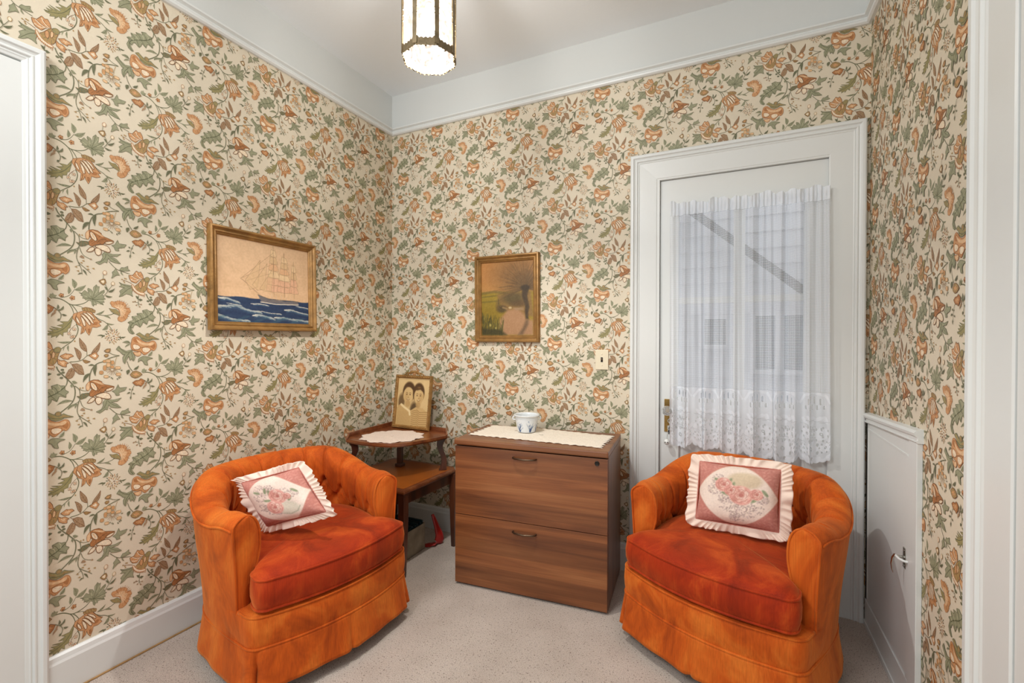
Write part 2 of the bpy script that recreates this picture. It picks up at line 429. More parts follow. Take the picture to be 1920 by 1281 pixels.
wstem('B', [(430,700),(355,690)], 4); wstem('B', [(435,715),(405,740)], 4); wstem('B', [(440,720),(475,730)], 4)
# brown leaf pair and main stem (frame C)
wpoly('C', [(300,530),(315,490),(350,430),(395,400),(440,440),(430,500),(400,545),(340,570)], BR, 3, 0, edge=BD, ew=4)
wpoly('C', [(400,345),(470,335),(540,365),(562,420),(578,500),(500,492),(455,455),(420,400)], BR, 3.1, 0, edge=BD, ew=4)
wline('C', [(310,550),(370,490),(400,420)], 6, BD); wline('C', [(410,350),(480,420),(570,495)], 6, BD); wline('C', [(350,310),(395,340),(410,380)], 7, BD)
wstem('C', [(165,380),(190,440),(250,500),(330,570),(400,640),(440,690),(450,780),(430,880),(370,960),(225,1075)], 15, 12)
wstem('C', [(330,570),(325,640),(290,690),(230,750)], 12)
wleaf('C', (400,600), (482,622), 50); wleaf('C', (400,640), (400,700), 40); wleaf('C', (405,895), (165,965), 44, bend=.1); wleaf('C', (395,962), (335,1035), 30)
wleaf('C', (470,945), (338,1030), 34); wstem('C', [(380,970),(430,945),(480,925),(510,890)], 8); wleaf('C', (480,940), (445,1015), 28)
for c, a in (((255,430),.3),((200,500),0),((240,550),0),((265,470),.2)): wblob('C', c, 28, 17, G2, 2)
wstem('C', [(440,670),(500,710),(520,760),(520,870)], 10)
wstem('C', [(510,720),(560,745),(640,745)], 6); wblob('C', (520,705), 12, 12, OC); wblob('C', (560,700), 12, 12, OC)
# acanthus (frame B)
wpoly('B', [(645,835),(600,830),(560,805),(495,820),(510,860),(410,865),(430,900),(335,910),(350,945),(360,960),(275,1000),(310,1020),(275,1100),(300,1150),(345,1175),(375,1165),(340,1120),(320,1060),(350,1085),(370,1040),(400,1030),(460,1070),(490,1030),(500,990),(560,1030),(580,970),(600,960),(660,990),(660,950),(690,920),(650,890)], G1, 2, 0, edge=G2, ew=5)
wline('B', [(650,850),(560,920),(480,950),(400,985),(320,1035),(305,1110),(350,1165)], 13, GD, 3)
for q in [((590,895),(600,860),(570,815)), ((530,925),(520,880),(470,850)), ((450,965),(400,915),(360,905)), ((380,1000),(330,970),(290,985))]: wline('B', q, 8, (186, 182, 150), 3)
for q in [((570,910),(540,850),(500,825)), ((490,945),(460,890),(415,870)), ((400,985),(380,940),(340,915)), ((560,920),(600,940),(655,980)), ((490,950),(530,990),(560,1025)), ((420,980),(440,1020),(460,1060)), ((350,1010),(310,1000),(280,1002))]: wline('B', q, 7, GD, 3)
# lily (frame C)
wpoly('C', [(660,600),(720,580),(790,580),(850,610),(830,640),(950,660),(1035,680),(990,700),(900,720),(880,760),(830,770),(770,790),(720,830),(680,830),(640,800),(670,760),(700,720),(665,690)], OD, 3, 0, edge=BD, ew=5)
wpoly('C', [(680,600),(740,588),(820,610),(900,655),(830,655),(760,625)], OL, 3.6, 1, edge=OD, ew=4)
for pts in ([(668,620),(720,622),(770,680),(782,738),(740,742),(690,700)], [(735,820),(850,772),(930,772),(975,810),(985,855),(940,870),(880,860),(800,842)], [(750,850),(800,838),(848,860),(845,920),(795,958),(752,920)], [(618,928),(650,895),(665,868),(715,838),(752,850),(725,900),(670,928)], [(888,745),(930,708),(1038,682),(1000,728),(940,752)]):
    wpoly('C', pts, CR, 4, 1, edge=BD, ew=7)
wpoly('C', [(612,735),(608,660),(640,620),(662,604),(668,690),(652,745)], OL, 3.5, 1, edge=OD, ew=5)
wpoly('C', [(690,630),(715,640),(745,690),(750,720),(720,690)], OL, 4.8, 1)
wline('C', [(790,760),(830,700),(920,680)], 8, BD, 4.5); wline('C', [(780,690),(810,740),(840,765)], 6, BD, 4.5)
wpoly('C', [(468,825),(520,832),(540,790),(640,775),(665,800),(600,850),(530,872)], G2, 4, 0, edge=GD, ew=4)
wstem('C', [(515,870),(480,980),(475,1060),(500,1120),(600,1180),(690,1240)], 9, 6); wstem('C', [(500,1120),(550,1200),(560,1285)], 8, 5); wstem('C', [(522,890),(550,970),(600,1010),(690,1030)], 7)
wleaf('C', (565,1210), (630,1290), 30, col=G2, bend=-.1); wleaf('C', (560,1270), (495,1310), 20, col=G2); wstem('C', [(530,1170),(510,1160),(465,1190)], 5)
wblob('C', (560,1025), 38, 22, BR, 3, 7, .2); wblob('C', (690,1030), 16, 12, BR, 3)
for c in ((580,1080),(550,1115),(640,1150),(730,1160),(650,1190),(470,1195),(500,1250)): wblob('C', c, 20, 11, OC, 3, 6, .3)
wstem('C', [(660,595),(665,500),(710,390),(780,330),(860,310),(960,250),(1110,215)], 13, 8)
wleaf('C', (672,480), (565,622), 52, col=G2); wleaf('C', (768,350), (752,525), 52, col=G2); wleaf('C', (735,362), (640,370), 26, col=G2)
wpoly('C', [(1000,750),(1050,730),(1090,650),(1110,700),(1220,690),(1190,740),(1100,770),(1110,810),(1060,815),(1040,770)], G1, 2, 0, edge=G2, ew=4)
wpoly('C', [(900,870),(940,880),(1030,880),(1140,850),(1080,900),(980,915),(1070,940),(1135,995),(1060,1000),(980,990),(950,950),(930,1030),(900,1020),(820,1080),(760,1060),(840,1020),(870,960),(860,920)], G1, 2, 0, edge=G2, ew=4)
wline('C', [(920,890),(900,980),(800,1065)], 7, GD, 3); wline('C', [(930,890),(1000,950),(1110,990)], 7, GD, 3)
wstem('C', [(960,1000),(1040,1070),(1100,1100),(1270,1115)], 8)
wpoly('C', [(1120,1090),(1150,1045),(1190,1040),(1245,1005),(1240,1040),(1275,1065),(1180,1095)], G1, 2, 0, edge=G2, ew=4)
wpoly('C', [(1060,1085),(1085,1120),(1120,1170),(1080,1175),(1050,1200),(1000,1245),(1020,1180),(1010,1150),(1040,1120)], G1, 2, 0, edge=G2, ew=4); wleaf('C', (1140,1105), (1175,1160), 24)
# cluster blossom (frame C)
for k in range(12):
    a = math.radians(-20 + k * 20); wline('C', [(1000 + 22 * math.cos(a), 420 + 22 * math.sin(a)), (1000 + 100 * math.cos(a), 420 + 92 * math.sin(a))], 6, OC if k % 2 else BD, 3)
for c, rx, ry in (((890,400),26,42),((838,470),32,28),((910,530),38,22),((1095,495),40,26),((1085,398),44,22),((945,355),34,34),((1005,320),26,32),((940,295),40,26),((1000,385),32,22),((885,300),24,20)):
    wblob('C', c, rx, ry, OL if rx > 33 else OR, 3.2, 8, .08, edge=OC)
for q in ((990,560),(1010,575),(960,545),(1120,560),(1095,580),(1140,545),(1160,430),(1130,405)): wleaf('C', (1000 + (q[0]-1000)*.78, 450 + (q[1]-450)*.78), q, 16, col=G2, vein=False)
wpoly('C', [(880,145),(920,115),(975,112),(970,150),(945,172),(905,165)], OC, 3, 0, edge=BD, ew=5, inner=OR, isc=.5); wpoly('C', [(880,210),(905,195),(945,200),(935,230),(900,240)], OC, 3, 0, edge=BD, ew=5)
wstem('C', [(950,165),(1020,205),(1110,212)], 6); wstem('C', [(1070,240),(1050,290),(1040,370)], 5, col=OC)
# peach (frame D)
wpoly('D', [(335,300),(350,265),(400,248),(440,270),(480,310),(540,340),(600,335),(650,310),(690,330),(708,390),(690,440),(655,465),(635,440),(590,480),(530,530),(490,500),(470,470),(400,470),(340,450),(318,400)], OR, 3, 1, edge=OD, ew=6)
wpoly('D', [(350,290),(390,262),(440,290),(470,330),(420,345),(365,335)], OD, 3.3, 1); wpoly('D', [(600,350),(660,335),(695,380),(670,445),(630,420)], OD, 3.3, 1)
wpoly('D', [(395,275),(440,310),(500,345),(580,355),(650,330),(672,350),(640,385),(560,385),(480,370),(420,330)], OL, 3.5, 1)
for pts in ([(345,365),(400,365),(462,395),(455,435),(400,452),(352,430)], [(482,440),(508,408),(600,415),(618,455),(560,495),(510,490)]): wpoly('D', pts, CR, 4, 1, edge=OD, ew=7)
wpoly('D', [(350,480),(410,490),(460,472),(475,520),(430,548),(385,530)], OL, 3.1, 1, edge=OD, ew=5)
wline('D', [(330,455),(410,450),(480,415),(560,395),(640,400)], 6, BD, 4.6)
wpoly('D', [(400,215),(450,190),(490,220),(530,240),(600,260),(630,235),(680,265),(745,290),(640,290),(610,310),(540,320),(480,290),(460,250)], G3, 4, 0, edge=G2, ew=5)
wblob('D', (570,232), 34, 32, OC, 5, 10, edge=G2); wline('D', [(480,270),(560,300),(640,285)], 9, GD, 5)
wpoly('D', [(100,440),(140,390),(170,430),(250,470),(330,450),(350,490),(385,560),(360,620),(330,580),(310,610),(290,540),(250,610),(230,660),(205,620),(200,560),(230,520),(200,520),(160,480)], G1, 2, 0, edge=G2, ew=5)
wline('D', [(335,470),(250,500),(130,410)], 8, GD, 3); wline('D', [(300,490),(240,560),(225,640)], 8, GD, 3); wline('D', [(320,480),(345,540),(360,600)], 7, GD, 3)
wleaf('D', (310,350), (190,340), 34); wleaf('D', (310,350), (235,315), 24); wleaf('D', (310,365), (230,415), 24)
wpoly('D', [(430,635),(440,580),(500,545),(560,550),(650,575),(590,590),(560,620),(575,680),(530,670),(500,620),(470,600)], G1, 2, 0, edge=G2, ew=5); wleaf('D', (580,540), (642,465), 40)
wstem('D', [(345,770),(290,700),(265,620)], 8); wleaf('D', (300,745), (270,825), 52, col=G2); wleaf('D', (365,742), (442,682), 36, col=G2)
wpoly('D', [(310,820),(350,775),(400,765),(460,790),(490,820),(430,860),(380,872),(330,850)], OC, 3, 0, edge=BD, ew=5, inner=OR, isc=.5)
wpoly('D', [(345,940),(390,910),(440,905),(470,880),(530,910),(510,960),(470,1000),(440,980),(400,985),(370,965)], OD, 3, 0, edge=BD, ew=5, inner=OR, isc=.6)
wstem('D', [(370,985),(330,1060),(320,1190)], 6)
for q in ((260,1110),(290,1030),(385,1110),(280,1100),(320,1200),(350,1030)): wleaf('D', (330 + (q[0]-330)*.35, 1080 + (q[1]-1080)*.5), q, 22, col=G2, vein=False)
wstem('D', [(525,905),(590,950),(620,1000),(590,1080)], 7)
for p, q in (((570,930),(575,865)),((600,940),(640,875)),((620,985),(680,995)),((560,930),(540,985)),((560,970),(500,1040)),((600,1050),(575,1085)),((575,940),(620,920))): wleaf('D', p, q, 26, col=G2 if q[0] > 560 else BR, vein=False)
wpoly('D', [(480,775),(495,735),(530,755),(535,785),(500,795)], G1, 2, 0)
# bud spray above the maple leaf (frame A)
wstem('A', [(885,432),(940,370),(920,310),(895,265)], 7); wstem('A', [(938,365),(1000,285),(1012,250)], 6); wstem('A', [(862,205),(872,110)], 5)
wleaf('A', (940,380), (1045,325), 34, col=G2); wleaf('A', (895,432), (1008,450), 26, col=G2); wleaf('A', (925,355), (882,300), 26, col=G2)
wpoly('A', [(800,215),(850,190),(890,185),(908,240),(872,278),(830,250)], OC, 3, 0, edge=BD, ew=5, inner=CR, isc=.55)
wblob('A', (1010,255), 24, 28, CR, 3, 8, edge=OC); wblob('A', (888,92), 28, 32, CR, 3, 8, edge=OD)

_tess = []
def _tessellate():
    for i, (lv, col, pts) in enumerate(ELEM):
        p = [Vector((a, b, 0)) for a, b in pts]
        for t in geometry.tessellate_polygon([p]):
            _tess.append((lv, i, col, [pts[k] for k in t]))
    _tess.sort(key=lambda t: (t[0], t[1]))
_tessellate()
TILE_P = np.array([t[3] for t in _tess])            # n,3,2
TILE_L = np.array([0.00012 * t[0] + 0.0000008 * t[1] for t in _tess])
TILE_C = np.array([lin(t[2]) for t in _tess])
LS, LZ = 0.2670, 0.26965                            # half-drop repeat: column width, half of the vertical repeat

def _clip(poly, axis, val, keep_less):
    out = []
    n = len(poly)
    for i in range(n):
        a, b = poly[i], poly[(i + 1) % n]
        ia = (a[axis] <= val) == keep_less; ib = (b[axis] <= val) == keep_less
        if ia: out.append(a)
        if ia != ib:
            t = (val - a[axis]) / (b[axis] - a[axis]); out.append(tuple(a[k] + (b[k] - a[k]) * t for k in range(2)))
    return out

def paper_faces(rects, ds, dz):
    """pattern triangles clipped to the union of rectangles (s0,s1,z0,z1), pattern shifted by ds,dz -> verts (s,z,h), faces, colours"""
    V = []; Fc = []; Cc = []
    lo = TILE_P.min(axis=(0, 1)); hi = TILE_P.max(axis=(0, 1))
    for (s0, s1, z0, z1) in rects:
        for i in range(-16, 17):
            for j in range(-40, 41):
                if (i + j) % 2: continue
                ox, oz = ds + i * LS, dz + j * LZ
                if lo[0] + ox > s1 or hi[0] + ox < s0 or lo[1] + oz > z1 or hi[1] + oz < z0: continue
                T = TILE_P + np.array([ox, oz])
                mn = T.min(axis=1); mx = T.max(axis=1)
                vis = (mx[:, 0] > s0) & (mn[:, 0] < s1) & (mx[:, 1] > z0) & (mn[:, 1] < z1)
                full = (mn[:, 0] >= s0) & (mx[:, 0] <= s1) & (mn[:, 1] >= z0) & (mx[:, 1] <= z1)
                for k in np.nonzero(vis)[0]:
                    if full[k]: p = [tuple(q) for q in T[k]]
                    else:
                        p = [tuple(q) for q in T[k]]
                        for ax, val, kl in ((0, s0, False), (0, s1, True), (1, z0, False), (1, z1, True)):
                            p = _clip(p, ax, val, kl)
                            if len(p) < 3: break
                        if len(p) < 3: continue
                    b = len(V); h = TILE_L[k]
                    V += [(q[0], q[1], h) for q in p]; Fc.append(list(range(b, b + len(p)))); Cc += [TILE_C[k]] * len(p)
    return V, Fc, Cc

def make_wall(name, to_world, rects_paper, rects_white, slab, ds, dz):
    """to_world(s,z,h): h is the height above the wall plane, into the room"""
    V = []; F = []; Mi = []; Cc = []
    def quad(r, mi):
        s0, s1, z0, z1 = r; b = len(V)
        V.extend([to_world(s0, z0, 0), to_world(s1, z0, 0), to_world(s1, z1, 0), to_world(s0, z1, 0)]); Cc.extend([(.7, .7, .7)] * 4)
        F.append([b, b + 1, b + 2, b + 3]); Mi.append(mi)
    for r in rects_paper: quad(r, 0)
    for r in rects_white: quad(r, 1)
    for (a, b_) in slab:       # the body of the wall behind its face
        (x0, y0, z0), (x1, y1, z1) = a, b_
        b = len(V); V.extend([(x, y, z) for x in (x0, x1) for y in (y0, y1) for z in (z0, z1)]); Cc.extend([(.7, .7, .7)] * 8)
        F.extend([[b + i for i in q] for q in ((0, 1, 3, 2), (4, 6, 7, 5), (0, 4, 5, 1), (2, 3, 7, 6), (0, 2, 6, 4), (1, 5, 7, 3))]); Mi.extend([1] * 6)
    pv, pf, pc = paper_faces(rects_paper, ds, dz)
    b = len(V)
    V.extend([to_world(*q) for q in pv]); F.extend([[i + b for i in f] for f in pf]); Mi.extend([2] * len(pf)); Cc.extend(pc)
    o = link_mesh(name, V, F, [M_paper, M_frieze, M_print], fmat=Mi, vcol=np.array(Cc))
    return tag(o, kind='structure')
# ---------------------------------------------------------------- walls, floor, ceiling
ZR, ZC = 2.575, 2.837
wall_back = make_wall('wall_back', lambda s, z, h: (s, -h, z),
    [(0, 1.60, .13, 2.58), (1.60, 2.572, 2.15, 2.58), (2.572, 2.6, 0, 2.58)], [(0, 2.6, 2.58, ZC), (0, 1.60, 0, .13)],
    [((-.12, .0006, 0), (1.722, .13, ZC)), ((2.472, .0006, 0), (2.72, .13, ZC)), ((1.722, .0006, 2.032), (2.472, .13, ZC))], 2.6165, .001)
wall_left = make_wall('wall_left', lambda s, z, h: (h, s, z),
    [(-1.76, 0, .13, 2.58), (-3.3, -1.76, 2.14, 2.58), (-3.3, -2.72, .13, 2.14)], [(-3.3, 0, 2.58, ZC), (-1.76, 0, 0, .13), (-3.3, -1.76, 0, .13)],
    [((-.12, -3.3, 0), (-.0006, 0, ZC))], 0, 0)
wall_right = make_wall('wall_right', lambda s, z, h: (2.6 - h, -s, z),
    [(0, 1.01, 0, 2.58), (1.01, 3.3, 2.14, 2.58), (2.1, 3.3, .13, 2.14)], [(0, 3.3, 2.58, ZC), (2.1, 3.3, 0, .13)],
    [((2.6006, -3.3, 0), (2.72, 0, ZC))], 2.341, -.262)

# carpet: cut loop, beige-grey with dark and light flecks
M_carpet = bpy.data.materials.new('speckled_carpet'); M_carpet.use_nodes = True
nt = M_carpet.node_tree; N = nt.nodes; L = nt.links; b = N['Principled BSDF']
b.inputs['Roughness'].default_value = .95; b.inputs['Specular IOR Level'].default_value = .15; b.inputs['Sheen Weight'].default_value = .2
tc = N.new('ShaderNodeTexCoord')
def _noise(scale, det=3):
    n = N.new('ShaderNodeTexNoise'); n.inputs['Scale'].default_value = scale; n.inputs['Detail'].default_value = det; L.new(tc.outputs['Object'], n.inputs['Vector']); return n
def _ramp(src, stops):
    r = N.new('ShaderNodeValToRGB'); L.new(src, r.inputs['Fac'])
    e = r.color_ramp.elements
    while len(e) < len(stops): e.new(.5)
    for k, (p, c) in enumerate(stops): e[k].position = p; e[k].color = (*lin(c), 1)
    return r
n1 = _noise(330, 2); r1 = _ramp(n1.outputs['Fac'], [(.30, (150, 135, 122)), (.42, (196, 182, 170)), (.58, (207, 193, 181)), (.72, (228, 218, 208))])
n2 = _noise(150, 1); r2 = _ramp(n2.outputs['Fac'], [(.30, (128, 112, 98)), (.37, (255, 255, 255)), (1, (255, 255, 255))])
n3 = _noise(5, 3); r3 = _ramp(n3.outputs['Fac'], [(.3, (238, 236, 234)), (.7, (255, 255, 255))])
m1 = N.new('ShaderNodeMix'); m1.data_type = 'RGBA'; m1.blend_type = 'MULTIPLY'; m1.inputs['Factor'].default_value = .75
L.new(r1.outputs[0], m1.inputs['A']); L.new(r2.outputs[0], m1.inputs['B'])
m2 = N.new('ShaderNodeMix'); m2.data_type = 'RGBA'; m2.blend_type = 'MULTIPLY'; m2.inputs['Factor'].default_value = 1
L.new(m1.outputs['Result'], m2.inputs['A']); L.new(r3.outputs[0], m2.inputs['B']); L.new(m2.outputs['Result'], b.inputs['Base Color'])
bp = N.new('ShaderNodeBump'); bp.inputs['Strength'].default_value = .7; bp.inputs['Distance'].default_value = .006
L.new(n1.outputs['Fac'], bp.inputs['Height']); L.new(bp.outputs['Normal'], b.inputs['Normal'])
m = MB(); m.box((-.12, -3.3, -.08), (2.72, .0, 0)); tag(m.build('floor', M_carpet), kind='structure')
m = MB(); m.box((-.12, -3.3, ZC), (2.72, .13, ZC + .1)); tag(m.build('ceiling', M_ceiling), kind='structure')

def sweep_wall(name, prof, path, mats=M_white, parent=None):
    """profile (depth from the wall, height) swept along wall segments: path of (x,y), room on the left-hand normal given"""
    V = []; F = []
    n = len(prof); k = len(path)
    for (x, y, nx, ny) in path:
        for (d, z) in prof: V.append((x + nx * d, y + ny * d, z))
    for i in range(k - 1):
        for j in range(n): F.append((i * n + j, i * n + (j + 1) % n, (i + 1) * n + (j + 1) % n, (i + 1) * n + j))
    F.append(list(range(n))); F.append([(k - 1) * n + j for j in range(n)][::-1])
    m = MB(); m.add(V, F)
    return tag(m.build(name, mats, parent, bevel=0), kind='structure')
railp = [(0, ZR - .006), (.012, ZR - .006), (.02, ZR), (.022, ZR + .008), (.016, ZR + .014), (.016, ZR + .02), (.03, ZR + .026), (.03, ZR + .034), (.02, ZR + .04), (.008, ZR + .046), (0, ZR + .048)]
sweep_wall('trim_1', railp, [(0, -3.3, 1, 0), (0, 0, 1, -1), (2.6, 0, -1, -1), (2.6, -3.3, -1, 0)])
basep = [(0, 0), (.02, 0), (.02, .112), (.016, .120), (.013, .134), (.006, .1405), (0, .1405)]
sweep_wall('baseboard_left', basep, [(0, -1.742, 1, 0), (0, 0, 1, -1)])
sweep_wall('baseboard_back', basep, [(0, 0, 1, -1), (1.59, 0, 0, -1)])
M_ochre = mat('bare_floor_edge', (168, 132, 84), .6, var=.2, vscale=40)
m = MB(); m.tube([(.024, -1.742, .003), (.024, -.02, .003)], .004, 6); tag(m.build('trim_2', M_ochre), kind='structure')

# door casings: sections with a raised back band and a bead (u across from the outer edge, d out from the wall)
casep = [(0, 0), (0, .026), (.006, .030), (.016, .030), (.020, .024), (.026, .021), (.030, .024), (.034, .024), (.038, .017), (.042, .019), (.046, .016), (.115, .014), (.118, .011), (.118, 0)]
def casing(name, s0, s1, ztop, to_world, w=.118, sides=(True, True), zbot=0, ks=0):
    k = w / .118
    m = MB(); n = len(casep)
    outer = []
    pr = [(u * ks if ks else u if u < .05 else u * k, d) for u, d in casep]
    def ring(kind):
        out = []
        for (u, d) in pr:
            if kind == 'bl': p = (s0 + u, zbot)
            elif kind == 'tl': p = (s0 + u, ztop - u)
            elif kind == 'tr': p = (s1 - u, ztop - u)
            else: p = (s1 - u, zbot)
            out.append(to_world(p[0], p[1], d))
        return out
    kinds = (['bl'] if sides[0] else []) + ['tl', 'tr'] + (['br'] if sides[1] else [])
    V = []
    for q in kinds: V += ring(q)
    F = []
    for i in range(len(kinds) - 1):
        for j in range(n): F.append((i * n + j, i * n + (j + 1) % n, (i + 1) * n + (j + 1) % n, (i + 1) * n + j))
    F.append(list(range(n))); F.append([(len(kinds) - 1) * n + j for j in range(n)][::-1])
    m.add(V, F)
    return tag(m.build(name, M_white, bevel=.001), kind='structure')
casing('trim_3', 1.588, 2.5835, 2.163, lambda s, z, h: (s, -h, z), w=.133)
casing('trim_4', -2.74, -1.742, 2.160, lambda s, z, h: (h, s, z), w=.055)
casing('trim_5', .992, 2.12, 2.163, lambda s, z, h: (2.6 - h, -s, z), ks=1.52)
# jamb and stop of the back door
m = MB()
m.box((1.7185, -.012, 0), (1.7325, .13, 2.036)); m.box((2.4635, -.012, 0), (2.4755, .13, 2.036)); m.box((1.7325, -.012, 2.024), (2.4635, .13, 2.036))
tag(m.build('trim_6', M_white), kind='structure')

# ---------------------------------------------------------------- back door with its glazed opening
dr = tag(empty('door_1', (1.733, .012, .008)), kind='structure')
def rel(m, o=(1.733, .012, .008)):
    for i, v in enumerate(m.v): m.v[i] = v - Vector(o)
    return m
gx0, gx1, gz0, gz1 = 1.822, 2.362, .925, 1.872
X0, X1, Y0, Y1 = 1.7345, 2.4615, .006, .044
m = MB()
m.box((X0, Y0, .008), (gx0, Y1, 2.022)); m.box((gx1, Y0, .008), (X1, Y1, 2.022))
m.box((gx0, Y0, gz1), (gx1, Y1, 2.022)); m.box((gx0, Y0, .86), (gx1, Y1, gz0)); m.box((gx0, Y0, .5), (gx1, Y1, .575)); m.box((gx0, Y0, .008), (gx1, Y1, .2))
m.box((gx0, Y0 + .014, .575), (gx1, Y1 - .01, .86)); m.box((gx0, Y0 + .014, .2), (gx1, Y1 - .01, .5))
rel(m).build('door_leaf', M_white, dr)
m = MB()
for (a, b_) in ((.575, .86), (.2, .5)):
    for (p, q) in (((gx0, a), (gx1, a)), ((gx0, b_), (gx1, b_)), ((gx0, a), (gx0, b_)), ((gx1, a), (gx1, b_))):
        m.box((min(p[0], q[0]) - .006, Y0 - .003, min(p[1], q[1]) - .006), (max(p[0], q[0]) + .006, Y0 + .02, max(p[1], q[1]) + .006), bev=.003)
rel(m).build('panel_moulding', M_white, dr)
m = MB(); m.box((2.072, Y0 + .004, gz0), (2.122, Y1 - .004, gz1)); m.box((gx0, Y0 + .006, 1.395), (2.072, Y1 - .006, 1.425)); m.box((2.122, Y0 + .006, 1.395), (gx1, Y1 - .006, 1.425))
rel(m).build('muntin', M_white, dr)
M_glass = bpy.data.materials.new('window_glass'); M_glass.use_nodes = True
nt = M_glass.node_tree; N = nt.nodes; L = nt.links; N.remove(N['Principled BSDF'])
tr = N.new('ShaderNodeBsdfTransparent'); gl = N.new('ShaderNodeBsdfGlossy'); gl.inputs['Roughness'].default_value = .02
mx = N.new('ShaderNodeMixShader'); mx.inputs[0].default_value = .012
L.new(tr.outputs[0], mx.inputs[1]); L.new(gl.outputs[0], mx.inputs[2]); L.new(mx.outputs[0], N['Material Output'].inputs['Surface'])
for (a, b_) in ((gx0, 2.072), (2.122, gx1)):
    for (c, d) in ((gz0, 1.395), (1.425, gz1)):
        m = MB(); m.box((a - .003, .022, c - .003), (b_ + .003, .026, d + .003)); rel(m).build('pane', M_glass, dr)
for z in (1.803, 1.05, .28):
    m = MB(); m.box((2.4555, -.004, z - .055), (2.4705, .008, z + .055), bev=.001)
    hb = rel(m).build('hinge', M_white, dr)
    m = MB(); m.tube([(2.4628, -.008, z - .06), (2.4628, -.008, z + .06)], .0065, 10); m.lathe([(.003, 0), (.005, .004), (.003, .009)], 8, c=(2.4628, -.008, z + .058)); rel(m).build('hinge_pin', M_white, hb, autos=40)
# lock plate, glass knob
m = MB(); m.box((1.758, .0015, .745), (1.7975, .0065, .912), bev=.0015)
m.add([(1.786, .0012, .795), (1.790, .0012, .795), (1.790, .0012, .818), (1.786, .0012, .818)], [(0, 1, 2, 3)], 1)
pl = rel(m).build('lock_plate', [M_brass, M_dark], dr)
M_crystal = mat('cut_glass', (236, 240, 240), .06, spec=.8)
M_crystal.node_tree.nodes['Principled BSDF'].inputs['Transmission Weight'].default_value = .75
m = MB(); m.lathe([(.008, -.004), (.009, .012), (.012, .016), (.021, .024), (.0255, .036), (.024, .046), (.016, .053), (.004, .055)], 10, c=(0, 0, 0), axis='Y')
for i, v in enumerate(m.v): m.v[i] = Vector((v.x + 1.7765, -v.y, v.z + .858))
rel(m).build('glass_knob', M_crystal, dr)
m = MB(); m.lathe([(.013, -.003), (.013, .003), (.009, .008), (.008, .014)], 16, axis='Y')
for i, v in enumerate(m.v): m.v[i] = Vector((v.x + 1.7765, -v.y, v.z + .858))
rel(m).build('knob_collar', M_brass, dr, autos=40)

# keys with a little bell hanging in the lock
kr = empty('key_ring', (1.789, -.001, .806))
tag(kr, 'small bunch of keys with a white bell hanging from the back door lock', 'keys')
def relo(m, o):
    for i, v in enumerate(m.v): m.v[i] = v - Vector(o)
    return m
ko = (1.789, -.001, .806)
m = MB(); m.tube([(1.789, .012, .806), (1.789, -.012, .806)], .0022, 8)
m.tube([(1.789 + .010 * math.cos(a), -.022 + .0 , .806 + .010 * math.sin(a)) for a in [2 * math.pi * k / 16 for k in range(16)]], .0022, 6, closed=True)
m.tube([(1.789, -.011, .806), (1.789, -.020, .806)], .0022, 6)
relo(m, ko).build('key', M_chrome, kr, autos=50)
m = MB(); m.tube([(1.788, -.024 + .012 * math.cos(a), .794 + .014 * math.sin(a)) for a in [2 * math.pi * k / 20 for k in range(20)]], .0011, 6, closed=True)
relo(m, ko).build('split_ring', M_chrome, kr, autos=50)
for dx, tilt in ((-.006, .2), (.004, -.12)):
    m = MB()
    m.prism([(0, 0), (.010, 0), (.012, .012), (.007, .018), (.005, .018), (.005, .044), (-.001, .046), (-.003, .04), (-.001, .034), (-.003, .028), (-.001, .02), (-.003, .016)], -.001, .001)
    for i, v in enumerate(m.v):
        x, z = v.x - .005, -v.y
        m.v[i] = Vector((1.788 + dx + x * math.cos(tilt) - z * math.sin(tilt) , -.026 + v.z, .783 + x * math.sin(tilt) + z * math.cos(tilt)))
    relo(m, ko).build('key', M_chrome, kr)
m = MB(); m.tube([(1.783, -.026, .782), (1.778, -.027, .74), (1.775, -.027, .713)], .0009, 6)
m.lathe([(.001, .015), (.004, .0145), (.010, .011), (.0140, .004), (.0145, -.002), (.012, -.009), (.006, -.0135), (.001, -.0145)], 20, 1, c=(1.774, -.027, .700))
for dx in (-.006, .006): m.lathe([(.0001, 0), (.0028, .0002), (.0028, .001)], 10, 2, c=(1.774 + dx, -.0415, .700), axis='Y')
M_bell = mat('white_enamel', (226, 226, 222), .25)
relo(m, ko).build('bell', [M_chrome, M_bell, M_dark], kr, smooth=True)

# ---------------------------------------------------------------- other doors of the room
d2 = tag(empty('door_2', (0, -2.70, 0)), kind='structure')
m = MB(); m.box((.0, 0, .01), (.013, .905, 2.10)); m.build('door_leaf', M_white, d2, bevel=.001)
m = MB()
for (a, b_) in ((.25, .95), (1.1, 1.9)):
    for y in (.12, .72): m.box((.012, y - .008, a), (.018, y + .008, b_), bev=.002)
    for z in (a, b_): m.box((.012, .12, z - .008), (.018, .72, z + .008), bev=.002)
m.build('panel_moulding', M_white, d2)
d4 = tag(empty('door_4', (2.6, -1.172, 0)), kind='structure')
m = MB(); m.box((-.009, -.77, .01), (0, -.003, 1.982)); m.build('door_leaf', M_white, d4, bevel=.001)
m = MB(); m.tube([(-.009, -.70, .95), (-.05, -.70, .95)], .008, 10); m.lathe([(.006, 0), (.022, .008), (.026, .02), (.018, .03), (.003, .034)], 16, c=(-.05, -.70, .95), axis='X'); m.build('door_knob', M_brass, d4, autos=40)

